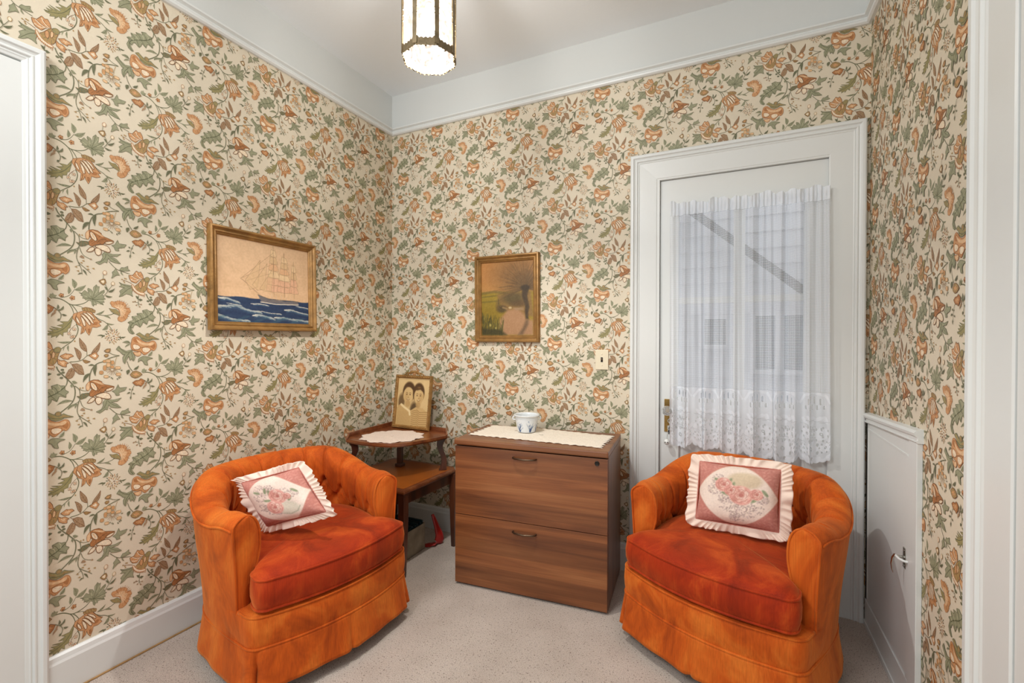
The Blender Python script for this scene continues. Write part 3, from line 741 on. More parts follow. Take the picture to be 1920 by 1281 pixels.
# low cupboard door in the right wall, with a moulded cap
d3 = tag(empty('door_3', (2.6, -.04, 0)), kind='structure')
o3 = (2.6, -.04, 0)
m = MB(); m.box((2.5915, -.566, .113), (2.5995, -.030, .900)); relo(m, o3).build('door_leaf', M_white, d3)
m = MB()
m.box((2.5865, -.566, .113), (2.5925, -.538, .842), bev=.002); m.box((2.589, -.540, .834), (2.5925, -.040, .842), bev=.001); m.box((2.5895, -.050, .12), (2.5925, -.042, .836), bev=.001)
relo(m, o3).build('panel_moulding', M_white, d3)
m = MB(); m.box((2.5900, -.0298, .02), (2.5996, -.018, .892)); relo(m, o3).build('gap', M_dark, d3)
m = MB()
m.box((2.584, -.640, 0), (2.5995, -.5675, .925), bev=.002)
relo(m, o3).build('door_casing', M_white, d3)
m = MB()
capp = [(0, 0), (.016, .0), (.020, .005), (.014, .010), (.014, .016), (.023, .024), (.025, .032), (.018, .040), (0, .044)]
V = []
for (y, z0) in ((-.018, .863), (-.6445, .899)):
    for (d, z) in capp: V.append((2.6 - d, y, z0 + z))
n = len(capp)
m.add(V, [(j, (j + 1) % n, n + (j + 1) % n, n + j) for j in range(n)] + [list(range(n))[::-1], list(range(n, 2 * n))])
relo(m, o3).build('cap_moulding', M_white, d3)
m = MB(); m.box((2.587, -.5675, 0), (2.5995, -.018, .110), bev=.002); m.box((2.583, -.5675, 0), (2.5875, -.018, .020), bev=.001); relo(m, o3).build('base_rail', M_white, d3)
m = MB(); m.box((2.5875, -.530, .462), (2.592, -.506, .528), bev=.001)
m.tube([(2.588, -.518, .497), (2.565, -.518, .497)], .005, 8); m.tube([(2.565, -.518, .503), (2.559, -.516, .49), (2.556, -.514, .47), (2.558, -.513, .45), (2.561, -.513, .438)], [.004, .0042, .0036, .0028, .0015], 8)
for z in (.52, .469): m.lathe([(.0001, -.002), (.0028, 0), (.0028, .001)], 8, c=(2.5862, -.518, z), axis='X')
relo(m, o3).build('latch', M_chrome, d3, autos=40)
m = MB(); m.tube([(2.566, -.518, .499), (2.565, -.530, .500), (2.568, -.545, .499), (2.576, -.555, .498), (2.587, -.558, .497)], [.004, .004, .004, .004, .004], 8); relo(m, o3).build('door_catch', M_white, d3, autos=40)

# light switch
sw = empty('light_switch', (1.4357, 0, 1.105))
tag(sw, 'ivory toggle light switch plate on the papered wall left of the glazed door', 'light switch')
M_ivory = mat('ivory_plastic', (226, 214, 186), .35)
m = MB(); m.box((-.035, -.0065, -.0535), (.035, -.0015, .0535), bev=.003)
pl = m.build('switch_plate', M_ivory, sw)
m = MB(); m.box((-.0055, -.0072, -.013), (.0055, -.006, .013)); sl = m.build('slot', M_dark, sw)
m = MB(); m.box((-.004, -.016, -.002), (.004, -.006, .008), bev=.0012); m.build('toggle', mat('brown_toggle', (84, 62, 40), .4), sw)
for z in (-.03, .03):
    m = MB(); m.lathe([(.0035, -.0062), (.0035, -.0078), (.001, -.0084)], 12, c=(0, 0, z), axis='Y'); m.build('screw', M_ivory, sw)

# ---------------------------------------------------------------- outside, seen through the curtain
M_siding = mat('white_siding', (212, 214, 222), .6, var=.05, vscale=2)
M_beam = mat('dark_timber', (26, 25, 23), .9)
M_shade = mat('house_window_glass', (120, 126, 136), .2)
hs = empty('house', (2.1, 1.72, -.4)); tag(hs, 'white clapboard house seen outside through the lace curtain', 'building')
m = MB()
for k in range(30):
    z = -.4 + k * .13; m.add([(-.9, 1.700, z), (3.6, 1.700, z), (3.6, 1.718, z + .13), (-.9, 1.718, z + .13)], [(0, 1, 2, 3)]); m.add([(-.9, 1.700, z), (3.6, 1.700, z), (3.6, 1.718, z), (-.9, 1.718, z)], [(3, 2, 1, 0)])
m.box((-.9, 1.72, -.4), (3.6, 1.9, 3.5))
relo(m, (2.1, 1.72, -.4)).build('siding', M_siding, hs)
def hwin(x0, x1, z0, z1, cols):
    m = MB(); m.box((x0, 1.66, z0), (x1, 1.70, z1)); w = relo(m, (2.1, 1.72, -.4)).build('window', M_shade, hs)
    m = MB(); f = .035
    for (a, b_) in (((x0 - f, z0 - f), (x0, z1 + f)), ((x1, z0 - f), (x1 + f, z1 + f)), ((x0, z0 - f), (x1, z0)), ((x0, z1), (x1, z1 + f))): m.box((a[0], 1.64, a[1]), (b_[0], 1.70, b_[1]))
    for k in range(1, cols): x = x0 + (x1 - x0) * k / cols; m.box((x - .03, 1.645, z0), (x + .03, 1.67, z1))
    relo(m, (2.1, 1.72, -.4)).build('window_frame', M_siding, w)
hwin(2.23, 2.56, .98, 1.40, 2); hwin(1.86, 2.02, 1.17, 1.38, 1)
def beam(p, q, w, nm, lab):
    m = MB(); d = Vector((q[0] - p[0], 0, q[1] - p[1])); n = Vector((-d.z, 0, d.x)).normalized() * w / 2
    a = Vector((p[0], 1.52, p[1])); b_ = Vector((q[0], 1.52, q[1])); y = Vector((0, .06, 0))
    vs = [a - n, a + n, b_ + n, b_ - n, a - n + y, a + n + y, b_ + n + y, b_ - n + y]
    m.add(vs, [(0, 1, 2, 3), (7, 6, 5, 4), (0, 4, 5, 1), (1, 5, 6, 2), (2, 6, 7, 3), (3, 7, 4, 0)])
    return tag(m.build(nm, M_beam), lab, 'handrail')
rl = empty('stair_rail', (3.1, 1.55, -.42)); tag(rl, 'dark diagonal stair rail outside, dimly seen through the lace curtain', 'handrail')
rb = beam((1.40, 2.567), (3.1, 1.086), .055, 'rail', None); del rb['category']
rb.data.transform(Matrix.Translation((-3.1, -1.55, .42))); rb.parent = rl
for x, z in ((1.42, 2.54), (3.08, 1.10)):
    m = MB(); m.box((x - .03, 1.52, -.42), (x + .03, 1.58, z)); relo(m, (3.1, 1.55, -.42)).build('post', M_beam, rl)
m = MB(); m.box((-3, .14, -.5), (6, 4, -.42)); tag(m.build('ground', mat('concrete', (170, 170, 166), .8, var=.1)), kind='structure')
# ---------------------------------------------------------------- tub armchairs
def velvet(name, c_dark, c_mid, c_light):
    m = bpy.data.materials.new(name); m.use_nodes = True
    nt = m.node_tree; N = nt.nodes; L = nt.links; b = N['Principled BSDF']
    b.inputs['Roughness'].default_value = .75; b.inputs['Specular IOR Level'].default_value = .18
    b.inputs['Sheen Weight'].default_value = .4; b.inputs['Sheen Roughness'].default_value = .45
    b.inputs['Sheen Tint'].default_value = (1.0, .45, .14, 1)
    tc = N.new('ShaderNodeTexCoord')
    mp = N.new('ShaderNodeMapping'); mp.inputs['Scale'].default_value = (1, 1, .55); L.new(tc.outputs['Object'], mp.inputs['Vector'])
    n = N.new('ShaderNodeTexNoise'); n.inputs['Scale'].default_value = 7; n.inputs['Detail'].default_value = 4; n.inputs['Roughness'].default_value = .62; n.inputs['Distortion'].default_value = .9
    L.new(mp.outputs[0], n.inputs['Vector'])
    r = N.new('ShaderNodeValToRGB'); L.new(n.outputs['Fac'], r.inputs['Fac'])
    e = r.color_ramp.elements; e.new(.5)
    for k, (p, c) in enumerate(((.30, c_dark), (.50, c_mid), (.70, c_light))): e[k].position = p; e[k].color = (*lin(c), 1)
    # fine vertical ribs of the pile
    mp2 = N.new('ShaderNodeMapping'); mp2.inputs['Scale'].default_value = (260, 260, 7); L.new(tc.outputs['Object'], mp2.inputs['Vector'])
    n2 = N.new('ShaderNodeTexNoise'); n2.inputs['Scale'].default_value = 1; n2.inputs['Detail'].default_value = 2; L.new(mp2.outputs[0], n2.inputs['Vector'])
    mr = N.new('ShaderNodeMapRange'); mr.inputs['From Min'].default_value = .3; mr.inputs['From Max'].default_value = .7; mr.inputs['To Min'].default_value = .88; mr.inputs['To Max'].default_value = 1.1
    L.new(n2.outputs['Fac'], mr.inputs['Value'])
    sc = N.new('ShaderNodeVectorMath'); sc.operation = 'SCALE'; L.new(r.outputs[0], sc.inputs[0]); L.new(mr.outputs[0], sc.inputs['Scale']); L.new(sc.outputs[0], b.inputs['Base Color'])
    bp = N.new('ShaderNodeBump'); bp.inputs['Strength'].default_value = .25; bp.inputs['Distance'].default_value = .002
    L.new(n2.outputs['Fac'], bp.inputs['Height'])
    n3 = N.new('ShaderNodeTexNoise'); n3.inputs['Scale'].default_value = 9; n3.inputs['Detail'].default_value = 3; L.new(tc.outputs['Object'], n3.inputs['Vector'])
    bp2 = N.new('ShaderNodeBump'); bp2.inputs['Strength'].default_value = .35; bp2.inputs['Distance'].default_value = .012
    L.new(n3.outputs['Fac'], bp2.inputs['Height']); L.new(bp.outputs['Normal'], bp2.inputs['Normal']); L.new(bp2.outputs['Normal'], b.inputs['Normal'])
    return m
M_vel = velvet('orange_velvet', (150, 58, 12), (192, 84, 20), (212, 112, 38))
M_vel_seat = velvet('rust_velvet', (126, 30, 8), (162, 46, 11), (192, 76, 24))

def resample(P, n, closed=False):
    P = np.array(P, float)
    if closed: P = np.vstack([P, P[:1]])
    d = np.r_[0, np.cumsum(np.linalg.norm(np.diff(P, axis=0), axis=1))]
    t = np.linspace(0, d[-1], n + 1)[:-1] if closed else np.linspace(0, d[-1], n)
    return np.stack([np.interp(t, d, P[:, k]) for k in range(P.shape[1])], axis=1), d[-1]

def catmull(P, n):
    P = np.array(P, float); Q = np.vstack([2 * P[0] - P[1], P, 2 * P[-1] - P[-2]]); out = []
    for i in range(len(P) - 1):
        p0, p1, p2, p3 = Q[i:i + 4]
        for t in np.linspace(0, 1, n, endpoint=False):
            out.append(.5 * (2 * p1 + (p2 - p0) * t + (2 * p0 - 5 * p1 + 4 * p2 - p3) * t ** 2 + (3 * p1 - p0 - 3 * p2 + p3) * t ** 3))
    out.append(P[-1]); return np.array(out)

# chair frame of reference: front is -y, x to the chair's own left/right, z up
YF = -.190            # front faces of the arms
A_, B_ = .325, .30
def _ax(y): return A_ - .036 * max(0, (-.02 - y) / .195) ** 1.6
cl = [(-_ax(YF + .02 * k), YF + .02 * k) for k in range(0, 8)]
cl += [(-A_ * abs(math.cos(a)) ** (2 / 2.35) * (1 if math.cos(a) > 0 else -1), -.02 + B_ * math.sin(a) ** (2 / 2.35)) for a in np.linspace(0.001, math.pi - .001, 120)]
cl += [(_ax(YF + .02 * k), YF + .02 * k) for k in range(7, -1, -1)]
NS = 440
CL, CLEN = resample(cl, NS)
tan = np.gradient(CL, axis=0); tan /= np.linalg.norm(tan, axis=1)[:, None]
NRM = np.stack([-tan[:, 1], tan[:, 0]], axis=1)     # outward (left side: -x)
SS = np.linspace(0, CLEN, NS)
def top_h(s):
    t = np.minimum(s, CLEN - s) / (CLEN / 2)        # 0 at arm front, 1 at back centre
    e = np.clip((t - .24) / .40, 0, 1); e = e * e * (3 - 2 * e)
    return .588 + .090 * e + .008 * np.sin(np.clip(t / .16, 0, 1) * math.pi)
HT = top_h(SS)
PITCH = .108
btn = []
k0 = int((CLEN - .12) / PITCH)
for k in range(-k0 // 2, k0 // 2 + 1):
    s = CLEN / 2 + (k + .5) * PITCH
    if .07 < s < CLEN - .07: btn.append((s, .135, 0))
    s = CLEN / 2 + k * PITCH
    if .10 < s < CLEN - .10: btn.append((s, .205, 1))
def shell_profile(H, k=1.0):
    return catmull([(.02 + (o - .02) * k if o < .02 else o, z) for o, z in [(.012, .155), (.018, .25), (.028, .36), (.040, .46), (.050, H - .055), (.052, H - .022), (.044, H - .006), (.028, H + .006), (.004, H + .011), (-.020, H + .006), (-.042, H - .008), (-.056, H - .03), (-.060, H - .06), (-.056, H - .10), (-.048, H - .15), (-.040, H - .20), (-.030, .345), (-.022, .28)]], 7)
NP = len(shell_profile(.6))
def shell_vertices():
    V = np.zeros((NS, NP, 3)); INNER = NP * 8 // 17
    for i in range(NS):
        _t = min(SS[i], CLEN - SS[i]) / (CLEN / 2); pr = shell_profile(HT[i], .80 + .20 * min(1, max(0, (_t - .05) / .45)))
        _w = max(0, 1 - _t / .30) ** 1.4
        pr[:, 0] = np.where(np.arange(NP) < NP * .45, pr[:, 0] + .026 * _w * np.clip(1 - (pr[:, 1] - .155) / .38, 0, 1), pr[:, 0])
        o = pr[:, 0].copy(); z = pr[:, 1].copy()
        dep = HT[i] - z
        j = np.arange(NP)
        inner = j > INNER
        s = SS[i]
        push = np.zeros(NP); ps = np.zeros(NP)
        for (sb, db, row) in btn:
            ds = s - sb
            if abs(ds) > .09: continue
            dd = np.where(inner, dep, 9) - db
            r2 = ds ** 2 + dd ** 2
            push += .030 * np.exp(-r2 / .013 ** 2)
            if row == 0:    # pleat from the button over the roll
                w = np.where((dep < db) & (j > NP * .38), 1.0, 0.0) * np.clip((j - NP * .38) / 12, 0, 1)
                push += .0095 * np.exp(-(ds / .006) ** 2) * w
            # creases to neighbouring buttons in the other row
            for sg in (-1, 1):
                e = np.array([sg * PITCH / 2, .07 if row == 0 else .06])
                l2 = e @ e; t = np.clip((ds * e[0] + dd * e[1]) / l2, 0, 1)
                dist2 = (ds - t * e[0]) ** 2 + (dd - t * e[1]) ** 2
                push += .012 * np.exp(-dist2 / .0065 ** 2) * np.where(inner, 1, 0)
        push = np.minimum(push, .034)
        # plump padding between buttons
        puff = .014 * np.where(inner, 1, 0) * np.exp(-((dep - .12) / .08) ** 2) * (np.abs(np.sin(math.pi * (s - CLEN / 2) / PITCH)) ** .5 * .6 + .4)
        # direction of push: along the profile normal (towards the inside of the padding)
        tg = np.gradient(pr, axis=0); tg /= np.linalg.norm(tg, axis=1)[:, None]
        nx, nz = -tg[:, 1], tg[:, 0]                # right of travel = inside of padding, signed below
        side = np.where(inner, -1, -1)
        o2 = o - side * nx * 0
        # inside normal points from the surface into the padding
        inx, inz = -tg[:, 1] * -1, tg[:, 0] * -1
        inx, inz = -inx, -inz
        # profile goes up the outside, over, down the inside: padding lies to the right of travel
        rx, rz = tg[:, 1], -tg[:, 0]
        o3 = o - rx * (push - puff) * -1 if False else o + (-rx) * -1 * (push - puff) * -1
        # travel up (0,1) on the outside: right of travel in (o,z) is (1,0) = outward, so padding is on the left (-rx,-rz)
        o3 = o - rx * (push - puff); z3 = z - rz * (push - puff)
        V[i, :, 0] = CL[i, 0] + NRM[i, 0] * o3; V[i, :, 1] = CL[i, 1] + NRM[i, 1] * o3; V[i, :, 2] = z3
    return V
SH = shell_vertices()

def cap_mesh(ring, bulge_dir, bulge, rings=7):
    """closed-off rounded arm front from a profile ring"""
    R = np.array(ring); c = R.mean(axis=0); c[2] = (R[:, 2].max() + R[:, 2].min()) / 2
    V = []; F = []; n = len(R)
    # rings shrink towards the medial line
    for k in range(rings):
        t = k / (rings - 1)
        zc = R[:, 2]; mid = np.stack([np.full(n, 0.0)] * 3, axis=1)
        q = R.copy()
        # medial point at the same height
        for i in range(n):
            j = n - 1 - i
            m_ = (R[i] + R[j]) / 2
            q[i] = R[i] * (1 - t) + m_ * t
        q = q + np.array(bulge_dir) * bulge * math.sin(t * math.pi / 2)
        V += [tuple(v) for v in q]
    for k in range(rings - 1):
        for i in range(n - 1): F.append((k * n + i, k * n + i + 1, (k + 1) * n + i + 1, (k + 1) * n + i))
    return V, F

def front_bow(x, y0, bow, a=A_):
    return y0 - bow * (1 - (x / a) ** 2)

def base_outline(off, fy, bow, hw, n=260, dent=None):
    """closed plan outline: bowed front with rounded corners, sides following the shell"""
    pts = []
    r = .035
    xs = np.linspace(-hw + r, hw - r, 40)
    front = [(x, front_bow(x, fy, bow, hw)) for x in xs]
    cR = [(hw - r + r * math.sin(a), fy - bow * (1 - ((hw - r) / hw) ** 2) * (1 - a / (math.pi / 2)) + r * (1 - math.cos(a))) for a in np.linspace(.15, math.pi / 2, 7)]
    side = []
    for i in range(NS - 1 - 8, 8, -4):
        w_ = max(0, (-.02 - CL[i, 1]) / .195) ** 1.6 * .034
        side.append((CL[i, 0] + NRM[i, 0] * (off + w_), CL[i, 1] + NRM[i, 1] * off))
    cL = [(-x, y) for x, y in cR[::-1]]
    pts = front + cR + side + cL
    P, l = resample(pts, n, closed=True)
    return P

def loop_loft(rows, close_top=False):
    V = []; F = []; n = len(rows[0])
    for r in rows: V += [tuple(p) for p in r]
    for k in range(len(rows) - 1):
        for i in range(n): F.append((k * n + i, k * n + (i + 1) % n, (k + 1) * n + (i + 1) % n, (k + 1) * n + i))
    if close_top: F.append([(len(rows) - 1) * n + i for i in range(n)])
    return V, F

def cushion_outline(n=220, inset=0.0):
    pts = []
    hw = .303; fy = -.306; bow = .058
    xs = np.linspace(-hw + .04, hw - .04, 36)
    front = [(x, front_bow(x, fy, bow, hw)) for x in xs]
    yR = front[-1][1]
    cR = [(hw - .04 + .045 * math.sin(a), yR + .04 * (1 - math.cos(a))) for a in np.linspace(.2, math.pi / 2, 7)]
    ear = [(hw + .002, -.255), (hw - .004, -.232), (.285, -.216), (.262, -.205)]
    side = []
    for i in range(NS - 1 - 8, NS // 2, -6):
        side.append((CL[i, 0] * .99 - NRM[i, 0] * .034, CL[i, 1] - NRM[i, 1] * .034))
    right = cR + ear + side
    left = [(-x, y) for x, y in right[::-1]]
    P, l = resample(front + right + left, n, closed=True)
    return P

def make_chair():
    root = empty('armchair', (0, 0, 0))
    V = SH.reshape(-1, 3); F = grid_faces(NS, NP)
    o = link_mesh('backrest', V, F, M_vel, root, smooth=True)
    bm = bmesh.new(); bm.from_mesh(o.data); bmesh.ops.recalc_face_normals(bm, faces=bm.faces); bm.to_mesh(o.data); bm.free()
    # make the normals face outwards
    # arm fronts
    for i, sgn in ((0, -1), (NS - 1, 1)):
        v, f = cap_mesh(SH[i], (0, -1, 0), .012)
        a = link_mesh('arm_front', v, f, M_vel, root, smooth=True)
        m = MB(); ring = [Vector(p) + Vector((0, -.002, 0)) for p in SH[i][7:NP - 14]]
        m.tube(ring, .0042, 6); m.build('piping', M_vel, a, smooth=True)
    # buttons
    for (sb, db, row) in btn:
        i = int(sb / CLEN * (NS - 1)); H = HT[i]
        j = int(np.argmin(np.abs(SH[i, :, 2] - (H - db)) + (np.arange(NP) < NP * .5) * 9))
        c = Vector(SH[i, j]); nn = Vector((-NRM[i, 0], -NRM[i, 1], .15)).normalized()
        q = nn.to_track_quat('Z', 'Y').to_matrix()
        m = MB(); m.lathe([(.0001, .005), (.005, .004), (.0085, .001), (.008, -.004)], 12)
        m.v = [c + nn * .001 + q @ v for v in m.v]
        m.build('button', M_vel, root, smooth=True)
    # piping round the outer top edge
    jt = 33
    m = MB(); m.tube([Vector(SH[i, jt]) + Vector((NRM[i, 0], NRM[i, 1], .4)) * .0015 for i in range(0, NS, 3)], .0042, 6); m.build('piping', M_vel, root, smooth=True)
    # base rail
    rows = []
    for z, off, ex in ((.160, .004, 0), (.178, .010, .0), (.21, .016, .006), (.24, .018, .008), (.275, .017, .005), (.29, .012, .0)):
        P = base_outline(off, -.288 - ex, .072, .322 + off * .6)
        rows.append([(x, y, z) for x, y in P])
    P = base_outline(.0, -.272, .072, .305); rows.append([(x, y, .293) for x, y in P])
    v, f = loop_loft(rows, True); link_mesh('seat_rail', v, f, M_vel, root, smooth=False).data.polygons.foreach_set('use_smooth', [True] * (len(f) - 1) + [False])
    def welt(P, z, r=.0048):
        m = MB(); m.tube([(x, y, z) for x, y in P], r, 6, closed=True); return m
    welt(base_outline(.014, -.290, .072, .331), .182).build('piping', M_vel, root, smooth=True)
    Pw = [p for p in base_outline(.012, -.290, .072, .329) if p[1] < -.21]
    Pw.sort(key=lambda p: p[0]); 
    m = MB(); m.tube([(x, y, .287) for x, y in Pw], .0046, 6); m.build('piping', M_vel, root, smooth=True)
    # skirt with inverted pleats at the front corners and soft waves
    rows = []; n = 520
    for kz, z in enumerate(np.linspace(.182, .050, 12)):
        t = kz / 11
        P = base_outline(.012 + .018 * t, -.290 - .014 * t, .072, .329 + .016 * t, n)
        d = np.roll(P, -1, axis=0) - np.roll(P, 1, axis=0); d /= np.linalg.norm(d, axis=1)[:, None]; nr = np.stack([d[:, 1], -d[:, 0]], axis=1)
        arc = np.arange(n) / n * 2 * math.pi
        wav = .003 * t * np.sin(arc * 9) + .0018 * t * np.sin(arc * 17 + 1)
        pl = np.zeros(n)
        for cx, cy, am in ((.318, -.308, 1), (-.318, -.308, 1), (0, -.375, .3)):
            r = np.sqrt((P[:, 0] - cx) ** 2 + (P[:, 1] - cy) ** 2)
            i0 = int(np.argmin(r)); dist = np.abs(((np.arange(n) - i0 + n / 2) % n) - n / 2)
            pl -= am * (.004 + .030 * t) * np.exp(-(dist / 2.2) ** 2); pl += am * .006 * t * np.exp(-((dist - 6) / 4) ** 2)
        P = P + nr * (wav + pl)[:, None]
        rows.append([(x, y, z) for x, y in P])
    v, f = loop_loft(rows); s = link_mesh('skirt', v, f, M_vel, root, smooth=True)
    md = s.modifiers.new('thickness', 'SOLIDIFY'); md.thickness = .003; md.offset = -1
    # seat cushion
    P0 = cushion_outline(); c = np.array([0, -.06])
    rows = []
    for sc_, z in ((.60, .296), (.93, .297), (.985, .303), (1.0, .318), (1.018, .338), (1.022, .365), (1.008, .400), (.985, .413), (.95, .421), (.88, .429), (.76, .436), (.6, .441), (.4, .444), (.2, .446), (.03, .447)):
        q = c + (P0 - c) * sc_
        rows.append([(x, y, z) for x, y in q])
    v, f = loop_loft(rows, True); cu = link_mesh('seat_cushion', v, f, M_vel_seat, root, smooth=True)
    for z, s_ in ((.408, .998), (.306, .992)):
        m = MB(); q = c + (P0 - c) * s_; m.tube([(x, y, z) for x, y in q], .0048, 6, closed=True); m.build('piping', M_vel_seat, cu, smooth=True)
    # casters
    for x, y in ((-.27, -.27), (.27, -.27), (-.24, .2), (.24, .2)):
        m = MB(); m.tube([(x, y, .15), (x, y, .045)], .009, 10); m.lathe([(.002, -.011), (.017, -.010), (.019, 0), (.017, .010), (.002, .011)], 18, c=(x, y + .008, .0195), axis='X')
        m.build('caster', M_dark_metal, root, autos=40)
    return root
M_dark_metal = mat('dark_metal', (42, 38, 34), .45, metal=.6)
chair = make_chair()
chair2 = copy_tree(chair)
chair.location = (.42, -1.085, 0); chair.rotation_euler[2] = math.atan2(-.19, .98) + math.pi / 2
chair2.location = (2.084, -.402, 0); chair2.rotation_euler[2] = math.atan2(-.925, -.38) + math.pi / 2
G = 'pair of orange velvet tub armchairs'
tag(chair, 'orange velvet tub armchair against the papered left wall, in front of the corner table', 'armchair', G)
tag(chair2, 'orange velvet tub armchair in front of the white glazed door', 'armchair', G)

# ---------------------------------------------------------------- ruffled cushions
def pillow_canvas(flip=False, green_tray=False):
    c = Canvas(300, 240, (238, 220, 206))
    R1, R2 = (188, 112, 100), (208, 142, 128)
    # damask corners, bounded by bowed seams
    X, Y = c.X - .5, c.Y - .5
    d = (np.abs(X) / .5) ** 1.75 + (np.abs(Y) / .5) ** 1.08
    c.mix((d - 1.0) / .02, R1); 
    w = np.sin(X * 60 + 2.2 * np.sin(Y * 40)) * np.sin(Y * 52 + 2.0 * np.sin(X * 37))
    c.mix(((d - 1.05) / .02).clip(0, 1) * (w > .25), R2, .55)
    c.mix(1 - np.abs(d - 1.02) / .028, (214, 170, 150), .9)
    r = np.random.default_rng(3)
    if green_tray:
        c.ell(.62, .74, .16, .14, (204, 204, 182), .7, .3); c.line([(.5, .82), (.6, .86), (.72, .83), (.8, .74)], .006, (178, 180, 160))
    else:
        c.ell(.60, .25, .20, .13, (206, 186, 152), .85, .35)
    fl = (150, 124, 122)
    spots = [(.30, .30, .10), (.24, .45, .09), (.42, .68, .12), (.55, .78, .13), (.72, .66, .12), (.82, .52, .07), (.36, .58, .08), (.64, .72, .12), (.5, .86, .07)] if not green_tray else [(.36, .28, .12), (.30, .4, .1), (.26, .62, .08), (.34, .7, .09), (.68, .42, .1), (.8, .46, .08), (.5, .28, .08), (.44, .76, .06)]
    for (x, y, s) in spots:
        for k in range(64):
            a, q = r.random() * 6.28, math.sqrt(r.random()) * s
            xx, yy = x + math.cos(a) * q, y + math.sin(a) * q * 1.1
            if (abs(xx - .5) / .5) ** 1.75 + (abs(yy - .5) / .5) ** 1.08 < .93:
                c.ell(xx, yy, .0085, .0105, (fl, (188, 166, 162), (168, 150, 138), (206, 188, 182))[k % 4], .75, .6)
    for (x, y, a) in [(.28, .3, .4), (.42, .3, 2), (.38, .5, .2), (.62, .44, 1.2), (.72, .55, 2.4), (.84, .42, .8), (.5, .5, 2.8), (.46, .36, 1.9)]:
        c.ell(x, y, .055, .028, (134, 150, 112), .85, .3, a); c.line([(x - .045 * math.cos(a), y - .045 * math.sin(a)), (x + .045 * math.cos(a), y + .045 * math.sin(a))], .003, (104, 120, 88))
    def rose(x, y, s):
        c.ell(x, y, s, s * 1.1, (226, 160, 148), 1, .15)
        for k in range(16):
            a = k * 2.4; q = s * (1 - k / 17) * .82
            c.ell(x + math.cos(a) * q * .7, y + math.sin(a) * q * .8, s * .42 * (1 - k / 24), s * .34 * (1 - k / 24), ((232, 186, 170), (208, 140, 126), (240, 208, 194))[k % 3], .85, .3, a)
        for k in range(15):
            a = k * 2.4 + .6; q = s * (.25 + .65 * (k / 15)); b0 = a + .5; b1 = a - .5
            c.line([(x + math.cos(b1) * q, y + math.sin(b1) * q * 1.15), (x + math.cos(a) * q * 1.1, y + math.sin(a) * q * 1.25), (x + math.cos(b0) * q, y + math.sin(b0) * q * 1.15)], .0028, (186, 112, 102), .8, .7)
        c.ell(x, y, s * .2, s * .24, (178, 92, 84), .85, .6)
    if green_tray: rose(.56, .46, .135); rose(.44, .66, .125); rose(.70, .50, .06)
    else: rose(.56, .50, .14); rose(.35, .36, .105); rose(.74, .46, .08); rose(.44, .44, .085)
    c.mix(np.ones(c.X.shape), (206, 180, 164), .17)
    c.noise(.07, 3, 1)
    return c

